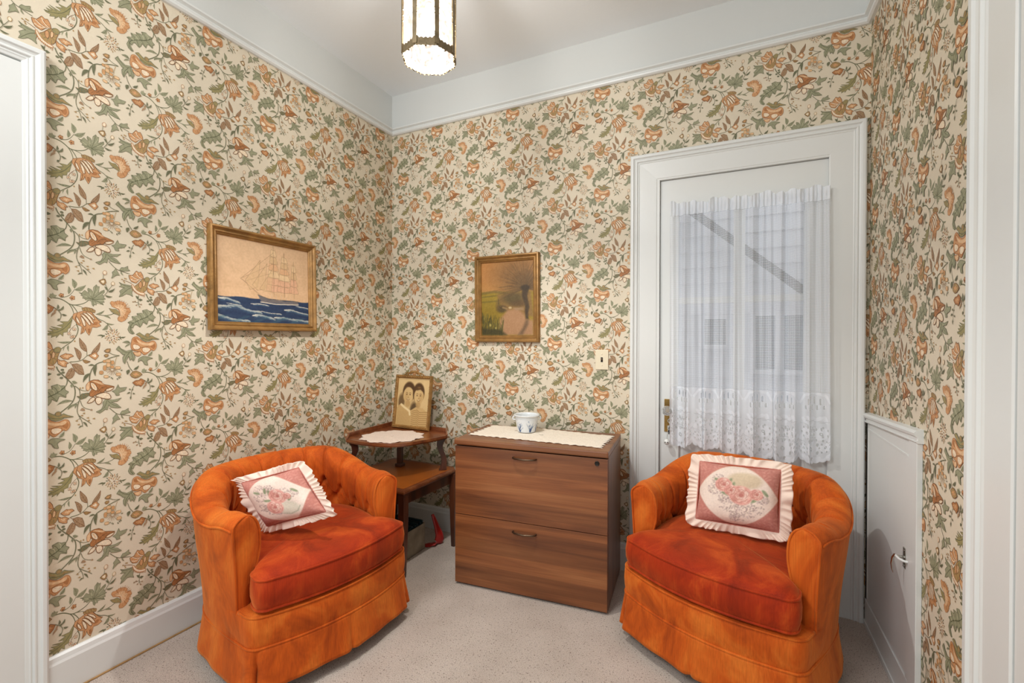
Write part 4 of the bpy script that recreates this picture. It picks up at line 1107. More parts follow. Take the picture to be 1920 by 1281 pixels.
def make_pillow(name, P, canv, label, seed):
    """P: four world corners TL,TR,BR,BL of the ruffled outline"""
    TL, TR, BR, BL = [Vector(p) for p in P]
    c = (TL + TR + BR + BL) / 4
    ex = ((TR + BR) - (TL + BL)) / 4; ey = ((TL + TR) - (BL + BR)) / 4
    sx = (TR - BR) - (TL - BL)
    nz = ex.cross(ey).normalized()
    if nz.dot(CAM - c) < 0: nz = -nz
    root = empty(name, c)
    def at(u, v, h=0): return ex * u + ey * v + nz * h     # u,v -1..1 is the ruffle outline
    k = .785
    nu, nv = 110, 90
    us = np.linspace(-1, 1, nu); vs = np.linspace(-1, 1, nv)
    V = []; C = []; F = []
    UU, VV = np.meshgrid(us, vs, indexing='ij')
    col = canv.sample((UU.ravel() + 1) / 2, (1 - VV.ravel()) / 2)
    r = np.random.default_rng(seed)
    for side in (1, -1):
        for i, u in enumerate(us):
            for j, v in enumerate(vs):
                pinch = .06 * (abs(u) ** 4  + abs(v) ** 4)
                uu = u * k * (1 - .055 * (1 - v * v) * abs(u) ** 3) ; vv = v * k * (1 - .055 * (1 - u * u) * abs(v) ** 3)
                h = .052 * ((1 - u ** 4) * (1 - v ** 4)) ** .55
                h += .0025 * math.sin(u * 7 + seed) * math.sin(v * 6 + seed * 2) * (1 - u * u) * (1 - v * v)
                V.append(at(uu, vv, side * h))
    cc = np.vstack([col, np.tile(lin_np(np.array([[.8, .62, .56]])), (nu * nv, 1))])
    n = nu * nv
    F = grid_faces(nu, nv) + [tuple(n + i for i in f[::-1]) for f in grid_faces(nu, nv)]
    b = link_mesh('pillow_body', V, F, M_print_cloth, root, smooth=True, vcol=cc)
    # ruffle: gathered strip round the edge
    per = []
    ns = 640
    R = []
    for i in range(ns):
        t = i / ns * 4; sd = int(t); f = t - sd
        q = -1 + 2 * f
        p = [(q, 1), (1, -q), (-q, -1), (-1, q)][sd]
        R.append(p)
    V = []; F = []; nr_ = 9
    ph = 0; phs = []
    for i in range(ns):
        ph += 2 * math.pi * (48 / ns) * (1 + .5 * math.sin(i * .05 + seed) + .3 * math.sin(i * .13)); phs.append(ph)
    for i, (u, v) in enumerate(R):
        l = max(abs(u), abs(v)); cr = (abs(u) * abs(v)) ** 6
        for j in range(nr_):
            t = j / (nr_ - 1)
            kk = k * .99 + (1.0 - k * .99) * t
            cu = 1 - .05 * cr * t
            wav = .0065 * t ** .8 * math.sin(phs[i]) + .008 * t * math.sin(i * .045 + seed) + .006 * t * math.sin(i * .017 * (2 + seed))
            kk2 = kk + .012 * t * math.cos(phs[i] * .5) - .01 * t
            V.append(at(u * kk2 * cu, v * kk2 * cu, wav + .004 * (1 - t)))
    for i in range(ns):
        for j in range(nr_ - 1): F.append((i * nr_ + j, ((i + 1) % ns) * nr_ + j, ((i + 1) % ns) * nr_ + j + 1, i * nr_ + j + 1))
    rf = link_mesh('ruffle', V, F, M_ruffle, root, smooth=True)
    md = rf.modifiers.new('thickness', 'SOLIDIFY'); md.thickness = .0012
    m = MB(); m.tube([at(u * k * .985, v * k * .985, .002) for (u, v) in R[::4]], .0028, 6, closed=True); m.build('piping', M_piping, root, smooth=True)
    return tag(root, label, 'cushion', 'ruffled floral cushions on the armchairs')
M_ruffle = mat('cream_ruffle', (238, 216, 200), .85, bump=.2, bscale=200, sheen=.1)
M_piping = mat('rose_piping', (186, 112, 98), .8)
make_pillow('throw_pillow', [(.232, -1.262, .640), (.534, -1.159, .740), (.712, -1.146, .532), (.409, -1.246, .447)], pillow_canvas(green_tray=True), 'pink and cream ruffled rose cushion lying askew on the armchair by the left wall', 2)
make_pillow('throw_pillow', [(1.909, -.352, .735), (2.287, -.396, .745), (2.272, -.479, .462), (1.896, -.440, .452)], pillow_canvas(), 'pink and cream ruffled rose cushion standing on the armchair in front of the door', 5)
# ---------------------------------------------------------------- woods
def wood(name, c0, c1, c2, rough=.35, axis=(1.2, 22, 22), scale=1.6, coat=.15, planks=0):
    m = bpy.data.materials.new(name); m.use_nodes = True
    nt = m.node_tree; N = nt.nodes; L = nt.links; b = N['Principled BSDF']
    b.inputs['Roughness'].default_value = rough; b.inputs['Coat Weight'].default_value = coat; b.inputs['Coat Roughness'].default_value = .25
    tc = N.new('ShaderNodeTexCoord'); mp = N.new('ShaderNodeMapping'); mp.inputs['Scale'].default_value = axis; L.new(tc.outputs['Object'], mp.inputs['Vector'])
    n = N.new('ShaderNodeTexNoise'); n.inputs['Scale'].default_value = scale; n.inputs['Detail'].default_value = 6; n.inputs['Distortion'].default_value = .6; L.new(mp.outputs[0], n.inputs['Vector'])
    r = N.new('ShaderNodeValToRGB'); L.new(n.outputs['Fac'], r.inputs['Fac']); e = r.color_ramp.elements; e.new(.5)
    for k, (p, c) in enumerate(((.32, c0), (.5, c1), (.68, c2))): e[k].position = p; e[k].color = (*lin(c), 1)
    mp2 = N.new('ShaderNodeMapping'); mp2.inputs['Scale'].default_value = tuple(a * 7 if a > 5 else a * 2 for a in axis); L.new(tc.outputs['Object'], mp2.inputs['Vector'])
    n2 = N.new('ShaderNodeTexNoise'); n2.inputs['Scale'].default_value = 2.5; n2.inputs['Detail'].default_value = 3; L.new(mp2.outputs[0], n2.inputs['Vector'])
    mr = N.new('ShaderNodeMapRange'); mr.inputs['From Min'].default_value = .3; mr.inputs['From Max'].default_value = .7; mr.inputs['To Min'].default_value = .84; mr.inputs['To Max'].default_value = 1.08; L.new(n2.outputs['Fac'], mr.inputs['Value'])
    sc = N.new('ShaderNodeVectorMath'); sc.operation = 'SCALE'; L.new(r.outputs[0], sc.inputs[0]); L.new(mr.outputs[0], sc.inputs['Scale']); out = sc.outputs[0]
    if planks:      # laminate printed as joined boards of differing tone
        sx = N.new('ShaderNodeSeparateXYZ'); L.new(tc.outputs['Object'], sx.inputs[0])
        ml = N.new('ShaderNodeMath'); ml.operation = 'MULTIPLY_ADD'; L.new(sx.outputs['Z'], ml.inputs[0]); ml.inputs[1].default_value = planks; ml.inputs[2].default_value = 100.3
        fl = N.new('ShaderNodeMath'); fl.operation = 'FLOOR'; L.new(ml.outputs[0], fl.inputs[0])
        wn = N.new('ShaderNodeTexWhiteNoise'); wn.noise_dimensions = '1D'; L.new(fl.outputs[0], wn.inputs['W'])
        m3 = N.new('ShaderNodeMapRange'); m3.inputs['To Min'].default_value = .80; m3.inputs['To Max'].default_value = 1.22; L.new(wn.outputs['Value'], m3.inputs['Value'])
        s2 = N.new('ShaderNodeVectorMath'); s2.operation = 'SCALE'; L.new(out, s2.inputs[0]); L.new(m3.outputs[0], s2.inputs['Scale']); out = s2.outputs[0]
    L.new(out, b.inputs['Base Color'])
    return m
W_walnut = wood('walnut_laminate', (100, 56, 30), (130, 77, 42), (152, 97, 57), axis=(.7, 6, 11), planks=15)
W_walnut_v = wood('walnut_laminate_side', (104, 66, 40), (124, 82, 50), (140, 96, 60), axis=(9, 9, .8))
W_mahog = wood('dark_mahogany', (48, 22, 12), (74, 36, 20), (104, 56, 30), axis=(9, 9, 2), coat=.4)
W_mahog_top = wood('mahogany_top', (92, 44, 22), (118, 62, 32), (140, 82, 44), rough=.28, axis=(3, 14, 14), coat=.5)
W_leather = mat('tooled_leather_inlay', (150, 78, 18), .42, bump=.15, bscale=260, var=.16, vscale=8, coat=.08)

# ---------------------------------------------------------------- lateral file cabinet
cab = empty('file_cabinet', (.8319, -.5149, 0), math.atan2(.0641, .7493))
tag(cab, 'walnut two-drawer lateral file cabinet between the corner table and the glazed door', 'cabinet')
W, D, Hc = .752, .408, .722
m = MB(); m.box((.0, .018, .012), (.019, D, .692)); m.box((W - .019, .018, .012), (W, D, .692)); m.box((.019, .03, .03), (W - .019, D, .08)); m.box((.019, D - .012, .03), (W - .019, D, .692))
m.box((.019, .03, .66), (W - .019, D, .692)); m.box((.019, .03, .34), (W - .019, D - .02, .36))
m.build('carcass', W_walnut_v, cab, bevel=.001)
m = MB(); m.box((-.002, -.008, .694), (W + .002, D, Hc), bev=.006); m.build('top', W_walnut, cab)
for k, (z0, z1) in enumerate(((.012, .3495), (.3525, .688))):
    m = MB(); m.box((.0015, -.001, z0), (W - .0015, .018, z1), bev=.0012); dw = m.build('drawer', W_walnut, cab)
    zc = .307 if k == 0 else .657
    m = MB(); x0, x1 = .303, .428
    m.tube([(x0 + .006, .002, zc), (x0 + .007, -.012, zc), (x0 + .018, -.019, zc - .001), ((x0 + x1) / 2, -.026, zc - .002), (x1 - .018, -.019, zc - .001), (x1 - .007, -.012, zc), (x1 - .006, .002, zc)], .0042, 8)
    m.build('handle', mat('dark_bronze', (92, 74, 58), .3, metal=.9), dw, autos=50)
    if k == 1:
        m = MB(); m.lathe([(.0105, .004), (.0105, -.004), (.009, -.0055), (.007, -.0045), (.003, -.0045)], 20, c=(W - .048, 0, .6665), axis='Y'); m.build('lock', M_dark_metal, dw, autos=40)
for x in (.03, W - .03):
    for y in (.05, D - .04):
        m = MB(); m.lathe([(.014, 0), (.014, .013)], 12, c=(x, y, 0)); m.build('foot', M_dark_metal, cab)

def fabric_sheet(name, outline_fn, nr, na, z, M, c, label, cat, amp=.0015, th=.0012, rot=0, vcol=None, group=None):
    """thin cloth lying on a surface: polar grid with a shaped outline"""
    V = []; F = []
    for i in range(nr):
        t = (i + .02) / (nr - 1)
        for j in range(na):
            a = 2 * math.pi * j / na
            x, y = outline_fn(a); x *= t; y *= t
            h = amp * (math.sin(x * 46 + 1) * math.sin(y * 39) + .5 * math.sin(x * 90 + y * 70)) 
            V.append((x, y, abs(h) + .0006))
    for i in range(nr - 1):
        for j in range(na): F.append((i * na + j, (i + 1) * na + j, (i + 1) * na + (j + 1) % na, i * na + (j + 1) % na))
    F.append([j for j in range(na)][::-1])
    o = link_mesh(name, V, F, M, None, smooth=True)
    o.location = (c[0], c[1], z); o.rotation_euler[2] = rot
    md = o.modifiers.new('thickness', 'SOLIDIFY'); md.thickness = th; md.offset = 1
    return tag(o, label, cat, group)
def lace(name, rgb, scale, dark=.80):
    m = mat(name, rgb, .9, bump=.5, bscale=scale, sheen=.1)
    nt = m.node_tree; N = nt.nodes; L = nt.links; b = N['Principled BSDF']
    tc = N.new('ShaderNodeTexCoord'); v = N.new('ShaderNodeTexVoronoi'); v.feature = 'F1'; v.inputs['Scale'].default_value = scale * .45; L.new(tc.outputs['Object'], v.inputs['Vector'])
    r = N.new('ShaderNodeValToRGB'); L.new(v.outputs['Distance'], r.inputs['Fac']); e = r.color_ramp.elements
    e[0].position = .12; e[0].color = (*[c * dark for c in lin(rgb)], 1); e[1].position = .42; e[1].color = (*lin(rgb), 1)
    L.new(r.outputs[0], b.inputs['Base Color']); return m
M_runner = lace('crocheted_runner', (234, 222, 204), 260)
M_doily = lace('doily_lace', (226, 206, 190), 300)
def runner_outline(a):
    hw, hh = .352, .150
    c, s = math.cos(a), math.sin(a)
    t = min(hw / max(abs(c), 1e-6), hh / max(abs(s), 1e-6))
    x, y = c * t, s * t
    # toothed crocheted edge
    per = (x if abs(abs(y) - hh) < 1e-6 else y)
    k = .010 * abs(math.sin(per * 78))
    if abs(abs(y) - hh) < 1e-6: y -= math.copysign(k, y)
    else: x -= math.copysign(k * 1.6, x)
    return x, y + .012 * math.sin(x * 9 + 2) * (y > 0)
cr = math.atan2(.0641, .7493)
fabric_sheet('table_runner', runner_outline, 26, 900, Hc + .0008, M_runner, (1.190, -.262), 'cream crocheted runner with a scalloped edge laid over the file cabinet top', 'runner', rot=.02)
def doily_outline(a):
    r = .168 * (1 + .055 * math.cos(10 * a) + .018 * math.cos(30 * a))
    return r * math.cos(a) * 1.04, r * math.sin(a) * .98

# ---------------------------------------------------------------- blue and white pot
pot = empty('flower_pot', (1.092, -.226, Hc + .005))
tag(pot, 'small white ceramic pot painted with blue grasses on the cabinet runner', 'pot')
pc = Canvas(480, 120, (222, 226, 228))
r_ = np.random.default_rng(4)
for cx in (.06, .28, .46, .62, .80, .93):
    for k in range(12):
        a = r_.uniform(-1.0, 1.0); l = r_.uniform(.30, .62)
        x = cx + r_.uniform(-.012, .012); pts = [(x, .92), (x + .02 * a, .92 - l * .5), (x + .07 * a, .92 - l)]
        pc.line(pts, .0052, ((44, 76, 128), (92, 122, 158), (30, 52, 100))[k % 3], .9, .5, taper=True)
    for k in range(5):
        pc.ell(cx + r_.uniform(-.03, .03), r_.uniform(.15, .5), .006, .03, (60, 88, 140), .85, .5, r_.uniform(0, 3))
pc.mix((c0 := (np.abs(pc.Y - .93) < .012)).astype(float), (120, 144, 172), .4)
prof = catmull([(.030, 0), (.040, .001), (.043, .006), (.046, .020), (.051, .045), (.0535, .066), (.0530, .072), (.058, .075), (.0605, .078), (.0600, .081), (.056, .082), (.0515, .079), (.049, .070), (.046, .03), (.040, .008), (.002, .006)], 5)
na = 200; V = []; C_ = []
prof = [(rr * 1.13, z * 1.12) for rr, z in prof]
for (rr, z) in prof:
    for j in range(na):
        a = 2 * math.pi * j / na; V.append((rr * math.cos(a), rr * math.sin(a), z))
out_n = int(len(prof) * .42)
for i, (rr, z) in enumerate(prof):
    vv = np.full(na, np.clip(1 - z / .076, 0, 1)); uu = np.arange(na) / na
    C_.append(pc.sample(uu, vv) if i < out_n and z < .076 else np.tile(lin_np(np.array([[.87, .885, .89]])), (na, 1)))
F = grid_faces(len(prof), na); F = [(i * na + j, i * na + (j + 1) % na, (i + 1) * na + (j + 1) % na, (i + 1) * na + j) for i in range(len(prof) - 1) for j in range(na)]
M_ceramic = mat('glazed_ceramic', (220, 224, 226), .15, attr='paint', coat=.5)
link_mesh('pot_body', V, F, M_ceramic, pot, smooth=True, vcol=np.vstack(C_))
m = MB()
M_wcer = mat('white_ceramic', (224, 227, 229), .15, coat=.5)
for sx in (-1, 1):
    m = MB(); m.tube([(sx * .060, 0, .065), (sx * .070, 0, .063), (sx * .074, 0, .071), (sx * .071, 0, .080), (sx * .062, 0, .082)], .0038, 8); m.build('handle', M_wcer, pot, autos=60)
pot.rotation_euler[2] = .45

# ---------------------------------------------------------------- corner step table
tb = empty('corner_table', (.345, -.365, 0))
tag(tb, 'dark mahogany two-tier corner table with scroll supports in the corner of the room', 'table')
to = (.345, -.365, 0)
# lower tier: slightly turned square with a leather-coloured top
q = [(.583, -.602), (.607, -.186), (.560, -.118), (.095, -.112), (.088, -.640)]
q = [(.590, -.608), (.612, -.165), (.565, -.112), (.105, -.106), (.100, -.600)]
def inset(poly, d):
    n = len(poly); out = []
    for i in range(n):
        p0, p1, p2 = Vector(poly[i - 1]), Vector(poly[i]), Vector(poly[(i + 1) % n])
        e0 = (p1 - p0).normalized(); e1 = (p2 - p1).normalized(); n0 = Vector((-e0.y, e0.x)); n1 = Vector((-e1.y, e1.x))
        b_ = (n0 + n1).normalized(); out.append(tuple(p1 + b_ * d / max(.3, b_.dot(n0))))
    return out
m = MB()
for (d, z0, z1) in ((.0, .436, .446), (.004, .430, .436), (.003, .446, .4495)): m.prism(inset(q, d), z0, z1)
relo(m, to).build('lower_top', W_mahog_top, tb, bevel=.002)
m = MB(); m.prism(inset(q, .030), .4495, .4506); relo(m, to).build('leather_inlay', W_leather, tb)
m = MB(); qi = inset(q, .016)
for i in range(5):
    a, b_ = Vector(qi[i]), Vector(qi[(i + 1) % 5]); e = (b_ - a).normalized(); nn = Vector((-e.y, e.x)) * .016
    m.prism([tuple(a), tuple(b_), tuple(b_ + nn), tuple(a + nn)], .372, .430)
relo(m, to).build('apron', W_mahog, tb, bevel=.0015)
for (x, y) in ((.566, -.584), (.600, -.168), (.128, -.128), (.122, -.580)):
    m = MB(); w0, w1 = .019, .011
    m.add([(x - w1, y - w1, 0), (x + w1, y - w1, 0), (x + w1, y + w1, 0), (x - w1, y + w1, 0), (x - w0, y - w0, .30), (x + w0, y - w0, .30), (x + w0, y + w0, .30), (x - w0, y + w0, .30), (x - w0, y - w0, .43), (x + w0, y - w0, .43), (x + w0, y + w0, .43), (x - w0, y + w0, .43)],
          [(3, 2, 1, 0), (0, 1, 5, 4), (1, 2, 6, 5), (2, 3, 7, 6), (3, 0, 4, 7), (4, 5, 9, 8), (5, 6, 10, 9), (6, 7, 11, 10), (7, 4, 8, 11), (8, 9, 10, 11)])
    relo(m, to).build('leg', W_mahog, tb, bevel=.002)
# upper tier
ZU = .655
front = chaikin([(.135, -.545), (.30, -.560), (.470, -.520), (.545, -.36), (.585, -.208)], 3, closed=False)
uq = front + [(.520, -.120), (.095, -.108), (.088, -.480)]
m = MB()
for (d, z0, z1) in ((0, ZU - .014, ZU - .006), (.004, ZU - .020, ZU - .014), (.003, ZU - .006, ZU)): m.prism(inset(uq, d), z0, z1)
relo(m, to).build('upper_top', W_mahog_top, tb, bevel=.0015)
def gallery(m, a, b_, h0, h1, th=.010):
    a, b_ = Vector(a), Vector(b_); e = (b_ - a).normalized(); nn = Vector((-e.y, e.x)) * th
    m.add([(*a, ZU), (*b_, ZU), (*(b_ + nn), ZU), (*(a + nn), ZU), (*a, ZU + h0), (*b_, ZU + h1), (*(b_ + nn), ZU + h1), (*(a + nn), ZU + h0)], [(3, 2, 1, 0), (4, 5, 6, 7), (0, 1, 5, 4), (1, 2, 6, 5), (2, 3, 7, 6), (3, 0, 4, 7)])
m = MB(); gallery(m, (.585, -.208), (.520, -.120), .006, .022); gallery(m, (.520, -.120), (.095, -.108), .022, .028); gallery(m, (.095, -.108), (.088, -.480), .028, .022); gallery(m, (.088, -.480), (.135, -.545), .022, .006)
relo(m, to).build('gallery_rail', W_mahog_top, tb, bevel=.001)
def scroll(x, y, ang):
    """S-scroll bracket standing on the lower tier"""
    cpts = catmull([(-.004, .0), (-.008, .02), (-.012, .045), (-.008, .08), (.004, .11), (.012, .135), (.010, .160), (.0, .184)], 6)
    wid = np.interp(np.linspace(0, 1, len(cpts)), [0, .12, .35, .6, .85, 1], [.046, .034, .030, .030, .036, .046])
    m = MB(); L0 = []; R0 = []
    for i, p in enumerate(cpts):
        L0.append((p[0] - wid[i] / 2, p[1])); R0.append((p[0] + wid[i] / 2, p[1]))
    poly = L0 + R0[::-1]
    c, s = math.cos(ang), math.sin(ang); th = .014
    n = len(poly); vs = []
    for t in (-th, th):
        for (u, w) in poly: vs.append((x + c * u - s * t, y + s * u + c * t, .4506 + w * (ZU - .0206 - .4506) / .184))
    h = len(L0); fs = []
    for i in range(h - 1):
        a, b_, c_, d_ = i, i + 1, n - 2 - i, n - 1 - i
        fs += [(a, b_, c_, d_), (n + d_, n + c_, n + b_, n + a)]
    for i in range(n): fs.append((i, (i + 1) % n, n + (i + 1) % n, n + i))
    m.add(vs, fs); relo(m, to).build('scroll_support', W_mahog, tb, bevel=.002)
scroll(.150, -.505, math.radians(37)); scroll(.545, -.208, math.radians(217))
m = MB(); m.box((.262, -.268, .4506), (.290, -.240, ZU - .02)); m.box((.254, -.276, .4506), (.298, -.232, .470), bev=.003); relo(m, to).build('back_post', W_mahog, tb, bevel=.002)
fabric_sheet('doily', doily_outline, 16, 400, ZU + .0002, M_doily, (.318, -.372), 'round scalloped white doily on the upper tier of the corner table', 'doily', rot=.3)

# ---------------------------------------------------------------- storage box and bag under the table
bx = empty('storage_box', (.318, -.345, 0)); tag(bx, 'grey stained open box holding dark teal folders on the carpet under the corner table', 'box')
M_card = mat('stained_cardboard', (150, 136, 116), .8, var=.35, vscale=14)
M_teal = mat('teal_cover', (26, 52, 58), .5, var=.25, vscale=20)
m = MB(); x0, x1, y0, y1, h = -.155, .150, -.078, .078, .150; t = .004
m.box((x0, y0, .001), (x1, y1, .005)); m.box((x0, y0, .001), (x1, y0 + t, h)); m.box((x0, y1 - t, .001), (x1, y1, h)); m.box((x0, y0 + t, .001), (x0 + t, y1 - t, h)); m.box((x1 - t, y0 + t, .001), (x1, y1 - t, h))
m.build('box_body', M_card, bx, bevel=.001)
bx.rotation_euler[2] = 0
for k in range(9):
    y = y0 + .012 + k * .0155
    m = MB(); m.box((x0 + .008, y, .006), (x1 - .010, y + .011, .150 + .006 * (k % 3) + .0006 * k), bev=.001)
    m.v = [Vector((v.x, v.y + (v.z - .006) * .02, v.z)) for v in m.v]
    f = m.build('folder', M_teal, None); f.location = bx.location
    tag(f, 'dark teal folder standing in the grey box under the corner table', 'folder', 'teal folders in the box')
M_red = mat('red_vinyl', (170, 30, 24), .35, coat=.3)
P = catmull([(.4760, -.205, .178), (.489, -.203, .150), (.505, -.197, .100), (.517, -.192, .055), (.512, -.196, .018), (.485, -.218, .008), (.452, -.245, .004)], 8)
V = []; F = []; n = len(P); k = 8
wv = np.interp(np.linspace(0, 1, n), [0, .3, .6, .8, 1], [.008, .016, .030, .032, .018])
for i, p in enumerate(P):
    tg = P[min(i + 1, n - 1)] - P[max(i - 1, 0)]; tg /= np.linalg.norm(tg)
    sd = np.array([.55, .83, 0.1]); sd -= tg * (sd @ tg); sd /= np.linalg.norm(sd); nn = np.cross(tg, sd)
    for j in range(k):
        a = 2 * math.pi * j / k; V.append(tuple(p + sd * wv[i] * math.cos(a) + nn * .0055 * math.sin(a) + np.array([0, 0, .0])))
for i in range(n - 1):
    for j in range(k): F.append((i * k + j, i * k + (j + 1) % k, (i + 1) * k + (j + 1) % k, (i + 1) * k + j))
F += [list(range(k))[::-1], [(n - 1) * k + j for j in range(k)]]
V = [(x, y, max(z, .0015)) for x, y, z in V]
tag(link_mesh('strap', V, F, M_red, None, smooth=True), 'glossy red strap curling down to the carpet beside the box under the corner table', 'strap')

# ---------------------------------------------------------------- picture frames
def frame_mesh(w, h, prof):
    """mitred frame in the xz plane, front towards -y; prof: (inset, forward)"""
    V = []; F = []; n = len(prof)
    for (sx, sz) in ((-1, -1), (1, -1), (1, 1), (-1, 1)):
        for (i_, d) in prof: V.append((sx * (w / 2 - i_), -d, sz * (h / 2 - i_)))
    for k in range(4):
        for j in range(n): F.append((k * n + j, k * n + (j + 1) % n, ((k + 1) % 4) * n + (j + 1) % n, ((k + 1) % 4) * n + j))
    return V, F
def picture(name, w, h, prof, mw, canv, root, M_fr, fname='frame'):
    V, F = frame_mesh(w, h, prof); m = MB(); m.add(V, F); fr = m.build(fname, M_fr, root, autos=35)
    iw, ih = w - 2 * mw, h - 2 * mw; nu, nv = canv.w, canv.h
    us = np.linspace(-iw / 2 - .001, iw / 2 + .001, nu); vs = np.linspace(-ih / 2 - .001, ih / 2 + .001, nv)
    U, Vv = np.meshgrid(us, vs, indexing='ij'); pts = np.stack([U.ravel(), np.full(U.size, -.006), Vv.ravel()], axis=1)
    col = canv.sample((U.ravel() + iw / 2) / iw, (ih / 2 - Vv.ravel()) / ih)
    o = link_mesh('picture', pts, grid_faces(nu, nv), M_paint, root, smooth=False, vcol=col)
    m = MB(); m.box((-w / 2 + .006, -.004, -h / 2 + .006), (w / 2 - .006, -.0005, h / 2 - .006)); m.build('backing_board', mat('backing', (120, 96, 66), .8), root)
prof = [(0, .001), (0, .022), (.003, .027), (.009, .029), (.014, .025), (.017, .019), (.021, .017), (.024, .020), (.027, .021), (.030, .017), (.034, .014), (.036, .015), (.039, .012), (.040, .007), (.040, .001)]

# sailing ship
s = Canvas(300, 240, (216, 180, 142))
s.mix(s.Y, (214, 170, 126), .5); s.noise(.04, 22, 2); s.noise(.02, 3, 3)
T1, T2, TB = (226, 196, 152), (206, 172, 128), (140, 108, 78)
def sail(pts, c=T1, k=.75):
    s.poly(pts, c, k); 
    for i in range(len(pts)): s.line([pts[i], pts[(i + 1) % len(pts)]], .0013, TB, .65)
for mx, x0, top, rows in ((.575, .085, .06, 6), (.70, .085, .13, 6), (.815, .055, .22, 4)):
    for k in range(rows):
        y0 = top + (.60 - top) * k / rows; y1 = top + (.60 - top) * (k + 1) / rows
        w0 = x0 * (.28 + .72 * k / rows); w1 = x0 * (.28 + .72 * (k + 1) / rows)
        sail([(mx - w0, y0), (mx + w0 * .9, y0 + .01), (mx + w1 * .98 + .008, y1 - .006), (mx + .0, y1 + .006), (mx - w1, y1 - .012)], (T1, T2, (214, 166, 124))[k % 3] if k < rows - 2 else (216, 166, 134))
    s.line([(mx, top - .05), (mx + .004, .66)], .0018, TB, .9)
for a, b_ in (((.225, .475), (.575, .10)), ((.225, .475), (.575, .24)), ((.27, .50), (.56, .36)), ((.225, .475), (.43, .655)), ((.24, .48), (.42, .66))): s.line([a, b_], .0011, TB, .8)
for k in range(3):
    x = .27 + k * .075; sail([(x, .49 + k * .045), (x + .16, .22 + k * .03), (x + .13, .56 + k * .02), (x + .05, .60)], T2, .45)
for mx in (.62, .745): s.line([(mx, .2), (mx - .06, .65)], .0008, TB, .5); s.line([(mx, .2), (mx + .05, .65)], .0008, TB, .5)
sea = s.Y - (.700 + .006 * np.sin(s.X * 22))
s.mix(sea / .006, (36, 56, 86)); s.mix((sea > 0) * np.clip(.5 + .5 * np.sin(s.Y * 90 + 3 * np.sin(s.X * 9)), 0, 1), (24, 44, 78), .5)
s.poly([(.400, .655), (.50, .690), (.70, .712), (.865, .702), (.875, .738), (.80, .748), (.44, .742)], (110, 104, 104)); s.line([(.40, .655), (.52, .695), (.87, .704)], .0022, (84, 76, 72)); s.line([(.43, .742), (.60, .758), (.87, .745)], .004, (232, 214, 188), .9)
for (x, y) in ((.55, .62), (.6, .63), (.66, .64), (.72, .66), (.78, .66)): s.line([(x, y), (x + .01, .70)], .0012, (196, 176, 160), .8)
def wave(pts, w):
    rw = np.random.default_rng(int(pts[0][0] * 999 + pts[0][1] * 7777))
    q = chaikin(pts, 2, closed=False)
    for k in range(len(q) - 1):
        (xa_, ya_), (xb_, yb_) = q[k], q[k + 1]
        for h in range(3):
            t = rw.random(); x = xa_ + (xb_ - xa_) * t; y = ya_ + (yb_ - ya_) * t + rw.normal(0, w * .5)
            l = rw.uniform(.012, .03); s.line([(x - l, y - l * .1), (x, y - .002), (x + l, y + l * .35)], w * rw.uniform(.2, .55), ((206, 196, 176), (168, 172, 166), (224, 214, 196))[h], .75, 1.0)
    s.line([(x + .01, y + .016) for x, y in q], w * 1.2, (74, 104, 124), .45, 1.4)
wave([(.03, .735), (.08, .72), (.14, .745), (.20, .765)], .006); wave([(.0, .83), (.09, .82), (.18, .80), (.24, .835), (.33, .865), (.42, .87)], .008)
wave([(.0, .92), (.07, .95), (.16, .975), (.30, .985)], .008); wave([(.36, .92), (.42, .90), (.50, .925), (.56, .945)], .007); wave([(.6, .935), (.7, .925), (.8, .955), (.9, .95), (1, .97)], .008)
wave([(.72, .83), (.78, .815), (.86, .845), (.98, .865)], .006); wave([(.34, .775), (.42, .765), (.5, .78)], .003); wave([(.86, .765), (.93, .775), (.99, .785)], .003); wave([(.45, .86), (.55, .88), (.65, .88)], .003); wave([(.1, .785), (.22, .80)], .002)
s.mix((sea > .22) * np.clip(np.sin(s.X * 30 + s.Y * 60), 0, 1), (64, 104, 116), .4); s.noise(.05, 4, 5)
sh = empty('framed_picture', (.002, -.931, 1.4855)); sh.rotation_euler = (math.radians(-1.0), 0, math.pi / 2)
tag(sh, 'gilt framed picture of a sailing ship on blue waves hanging on the left wall', 'picture')
picture('ship', .566, .467, prof, .040, s, sh, M_gold)

# willow by a stream
s = Canvas(220, 280, (168, 116, 62))
s.mix(1 - s.Y * 2.2, (186, 128, 66), .8); s.mix(np.clip((s.Y - .22) * 5, 0, 1), (176, 130, 68), .6)
s.mix(np.clip((s.Y - .39) * 30, 0, 1), (142, 118, 34)); s.mix(np.clip((s.Y - .5) * 9, 0, 1) * (s.X < .45), (128, 104, 22), .8)
s.line([(.0, .42), (.25, .40), (.5, .43)], .012, (108, 92, 40), .7, 1.5); s.line([(.0, .47), (.3, .455)], .006, (100, 86, 30), .7, 1.5); s.line([(0, .54), (.3, .53)], .008, (96, 84, 30), .6, 1.5)
s.poly([(.30, .44), (.95, .42), (1, .75), (.55, .72), (.40, .62)], (128, 96, 52), .9, .04)
s.poly([(.36, .78), (.50, .66), (.70, .64), (.80, .70), (.88, .78), (1, .80), (1, 1), (.42, 1), (.34, .9)], (158, 118, 82), 1, .06)
s.poly([(.62, .63), (.8, .62), (.82, .66), (.66, .66)], (150, 122, 92), .8, .03)
r_ = np.random.default_rng(11)
s.ell(.62, .50, .20, .08, (74, 64, 34), .75, .8); s.ell(.40, .64, .10, .05, (64, 50, 26), .8, .7); s.ell(.72, .57, .16, .045, (82, 60, 32), .7, .8); s.ell(.33, .58, .05, .07, (96, 74, 40), .6, .8)
